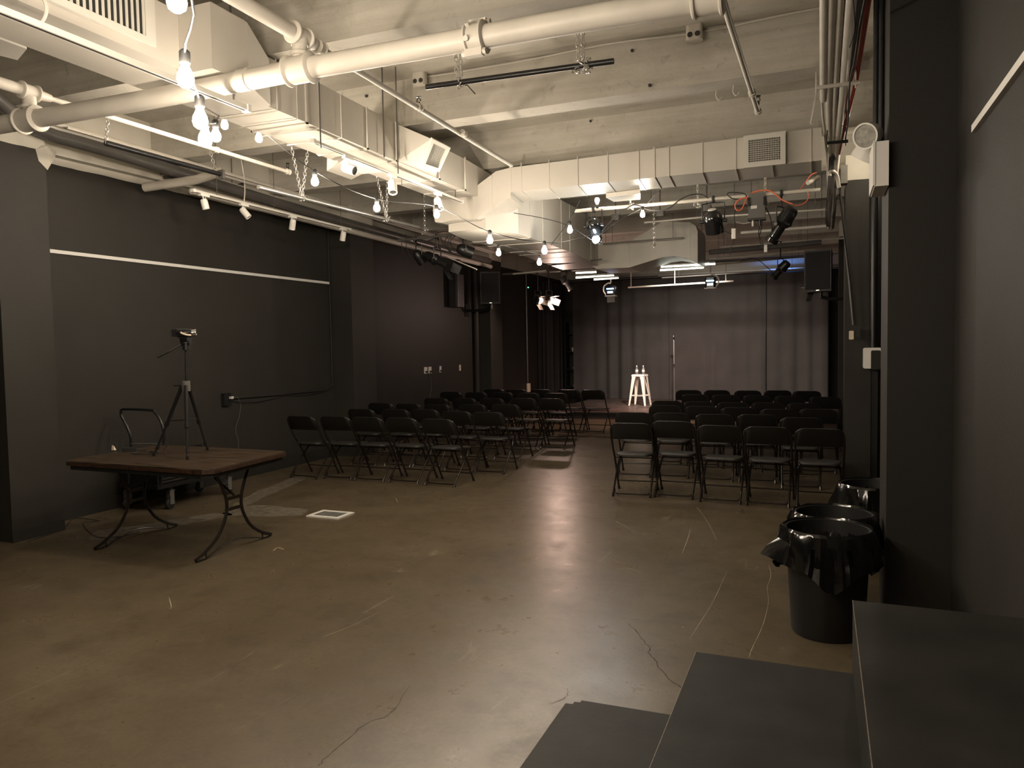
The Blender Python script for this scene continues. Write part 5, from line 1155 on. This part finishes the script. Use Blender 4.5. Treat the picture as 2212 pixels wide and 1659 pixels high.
mb = MB(); mb.tube([at(1766, 190, Y=6.6), at(1750, 268, Y=6.9), at(1758, 268, Y=6.9)], .006, 5); tag(mb.build('bent_rod', M['cream'], w=True), 'thin bent cream rod hanging from the strut', 'rod')
mb = MB(); pts = [at(1792, 380, Y=9.0), at(1793, 372, Y=9.0), at(1800, 370, Y=9.0), at(1808, 380, Y=9.1), at(1812, 404, Y=9.2)]; mb.tube(smooth_path(pts, 4), .02, 8); tag(mb.build('bent_conduit', M['cream'], w=True), 'hooked cream conduit above the far right column', 'conduit')
mb = MB(); mb.box((.20, 9.35, 3.42), (.27, 9.5, 3.62)); tag(mb.build('small_box', M['grey'], w=True), 'small grey box beside the hooked conduit', 'box')
mb = MB(); mb.tube([at(1745, 395, Y=8.9), at(1768, 383, Y=9.1)], .024, 8); tag(mb.build('white_tube_end', M['cream'], w=True), 'short slanted white tube beside the orange cord', 'tube')
mb = MB(); mb.tube(smooth_path([(.28, 5.30, 4.24), (.29, 5.3, 4.05), (.31, 5.3, 3.95)], 3), .02, 8); tag(mb.build('red_wires', M['copper'], w=True), 'tuft of red wires entering the black conduit at the top right', 'wire')
# ================================================================ ceiling bits
for k, (px, py) in enumerate(((1503, 62), (1055-140, 165))):
    p = at(px, py, Y=6.47); t = thing('ceiling_outlet', 'cream double outlet box on the ceiling beam, %s' % ('right of the thick pipe clamp', 'left above the black bar')[k], 'outlet', tuple(p), group='outlet boxes on the beam')
    mb = MB(); mb.rbox((p.x, 6.40, 4.18), (.13, .09, .12), .03); mb.build('box', M['cream'], t, w=True)
    for s in (-1, 1):
        mb = MB(); mb.cyl((p.x+s*.03, 6.352, 4.16), (p.x+s*.03, 6.358, 4.16), .022, 10); mb.build('socket_hole', M['slot'], t, w=True)
mb = MB(); pts = [(x, 6.455+.012*math.sin(x*5), 4.222+.012*math.sin(x*3.1+1)) for x in [-3.5+.25*i for i in range(16)]]; mb.tube(smooth_path(pts, 3), .010, 6); tag(mb.build('surface_conduit', M['cream'], w=True), 'thin cream conduit along the top of the middle ceiling beam', 'conduit')
for k, (px, py) in enumerate(((1366, 110), (1276, 262), (1404, 185), (792, 208))):
    Yk = (6.475, 8.44, 6.475, 6.475)[k]; p = at(px, py, Y=Yk); mb = MB(); mb.lathe([(.001, -.002), (.014, -.002), (.014, -.014), (.001, -.018)], 8, o=p, axis='y'); tag(mb.build('anchor_hole', M['slot'], w=True), ('dark round anchor on the middle beam, right', 'dark round anchor on the second beam above the cross duct', 'small anchor low on the middle beam', 'dark round anchor on the beam left of the sprinkler pipe')[k], 'anchor')
for k, (px, py) in enumerate(((1548, 195), (1585, 185))):
    p = at(px, py, Z=3.80); mb = MB(); mb.tube(smooth_path([p, p-Vector((.005, 0, .05)), p+Vector((.02, 0, -.085)), p+Vector((.045, 0, -.06))], 4), .006, 6); tag(mb.build('ceiling_hook', M['cream'], w=True), 'small cream hook under the middle beam, %s of two' % ('left', 'right')[k], 'hook', 'hooks under the beam')
# ================================================================ SPEAKERS
def speaker(lab, c, rz, s=(.41, .38, .66), arm=None):
    t = thing('loudspeaker', lab, 'speaker', tuple(c), group='wall loudspeakers')
    Mx = Matrix.Translation(c) @ Matrix.Rotation(rz, 4, 'Z'); w_, d_, h_ = s
    mb = MB(Mx); mb.hexa([(-w_/2, -d_/2, -h_/2), (w_/2, -d_/2, -h_/2), (w_*.32, d_/2, -h_/2), (-w_*.32, d_/2, -h_/2)], [(-w_/2, -d_/2, h_/2), (w_/2, -d_/2, h_/2), (w_*.32, d_/2, h_/2), (-w_*.32, d_/2, h_/2)]); mb.build('cabinet', M['speaker'], t, w=True)
    mb = MB(Mx); mb.box((-w_/2+.02, -d_/2-.012, -h_/2+.03), (w_/2-.02, -d_/2, h_/2-.03)); mb.build('grille', M['grille'], t, w=True)
    mb = MB(Mx); mb.box((-.02, -d_/2-.016, -h_/2+.01), (.03, -d_/2-.002, -h_/2+.025)); mb.build('badge', M['silver'], t, w=True)
    mb = MB(); p = Vector(c)-Vector((0, 0, h_/2)); mb.cyl(p, p-Vector((0, 0, .1)), .03, 10); mb.tube([p-Vector((0, 0, .08)), p+Vector((arm[0]*.5, 0, -.12)), Vector((arm[1], c[1], p.z-.12))], .028, 8); mb.box((min(arm[1]-.03, arm[1]), c[1]-.09, p.z-.24), (max(arm[1]-.03, arm[1]), c[1]+.09, p.z-.0)); mb.build('wall_bracket', M['black'], t, w=True)
    return t
c = at(1776, 586, Y=13.2); speaker('black loudspeaker on a bracket high on the right wall', Vector((c.x-.02, 13.2, c.z)), -.25, arm=(.3, .69))
c = at(1060, 623, Y=14.6); speaker('black loudspeaker on a bracket high on the left wall', Vector((c.x, 14.6, c.z)), .35, arm=(-.4, -6.97))
c = at(1015, 630, Y=13.6); mb = MB(); mb.rbox((-6.88, 13.9, c.z+.05), (.22, .34, .66), .04); tag(mb.build('speaker_shadow', M['speaker'], w=True), 'dark narrow block as painted shadow on the left wall by the bigger speaker', 'speaker')  # dark block stands in for the shadow and side of the bigger speaker
p = at(1141, 621, Y=15.3); mb = MB(); mb.lathe([(.001, -.012), (.012, -.008), (.012, .008), (.001, .012)], 8, o=p, axis='y'); tag(mb.build('green_indicator', M['ledgreen'], w=True), 'tiny green indicator light left of the stage', 'indicator')
# ================================================================ LIGHTS
def lamp(kind, name, p, e, col, **kw):
    l = bpy.data.lights.new(name, kind); l.energy = e; l.color = col
    for k, v in kw.items():
        if k != 'aim': setattr(l, k, v)
    o = bpy.data.objects.new(name, l); COL.objects.link(o); o.location = p
    if 'aim' in kw: o.rotation_euler = Vector(kw['aim']).to_track_quat('-Z', 'Y').to_euler()
    return o
lamp('POINT', 'cool_lamp_light', COOL+Vector((.03, -.16, -.02)), 9, (.80, .93, 1.0), shadow_soft_size=.05)
for k, (p, d) in enumerate(warm):
    lamp('SPOT', 'stage_spot', p+d*.30, (150, 150, 80, 120, 150)[k], (1.0, .60, .50), spot_size=1.25, spot_blend=.6, shadow_soft_size=.05, aim=tuple(d) if k > 1 else (.62, .70, -.42))
lamp('SPOT', 'stage_wash', (-2.6, 15.1, 3.15), 800, (1.0, .89, .76), spot_size=1.5, spot_blend=.8, shadow_soft_size=.08, aim=(0, 1, -.62))
lamp('SPOT', 'blue_wash', (-.9, 20.42, 3.36), 14, (.15, .35, 1.0), spot_size=2.2, spot_blend=.6, shadow_soft_size=.05, aim=(0, 1, .35))
lamp('POINT', 'pink_wash', warm[1][0]+warm[1][1]*.28+Vector((0, -.05, .0)), 48, (1.0, .68, .56), shadow_soft_size=.08)
lamp('POINT', 'utility_lamp', (.60, 9.0, 3.74), 14, (1.0, .86, .66), shadow_soft_size=.04)
w = bpy.data.worlds.new('world'); S.world = w; w.use_nodes = True
w.node_tree.nodes['Background'].inputs['Color'].default_value = (1, .9, .78, 1); w.node_tree.nodes['Background'].inputs['Strength'].default_value = 0.0
S.cycles.use_denoising = True
S.cycles.max_bounces = 6; S.cycles.diffuse_bounces = 3; S.cycles.use_adaptive_sampling = True; S.cycles.adaptive_threshold = .05; S.cycles.sample_clamp_indirect = 4.0
S.view_settings.exposure = 0.48
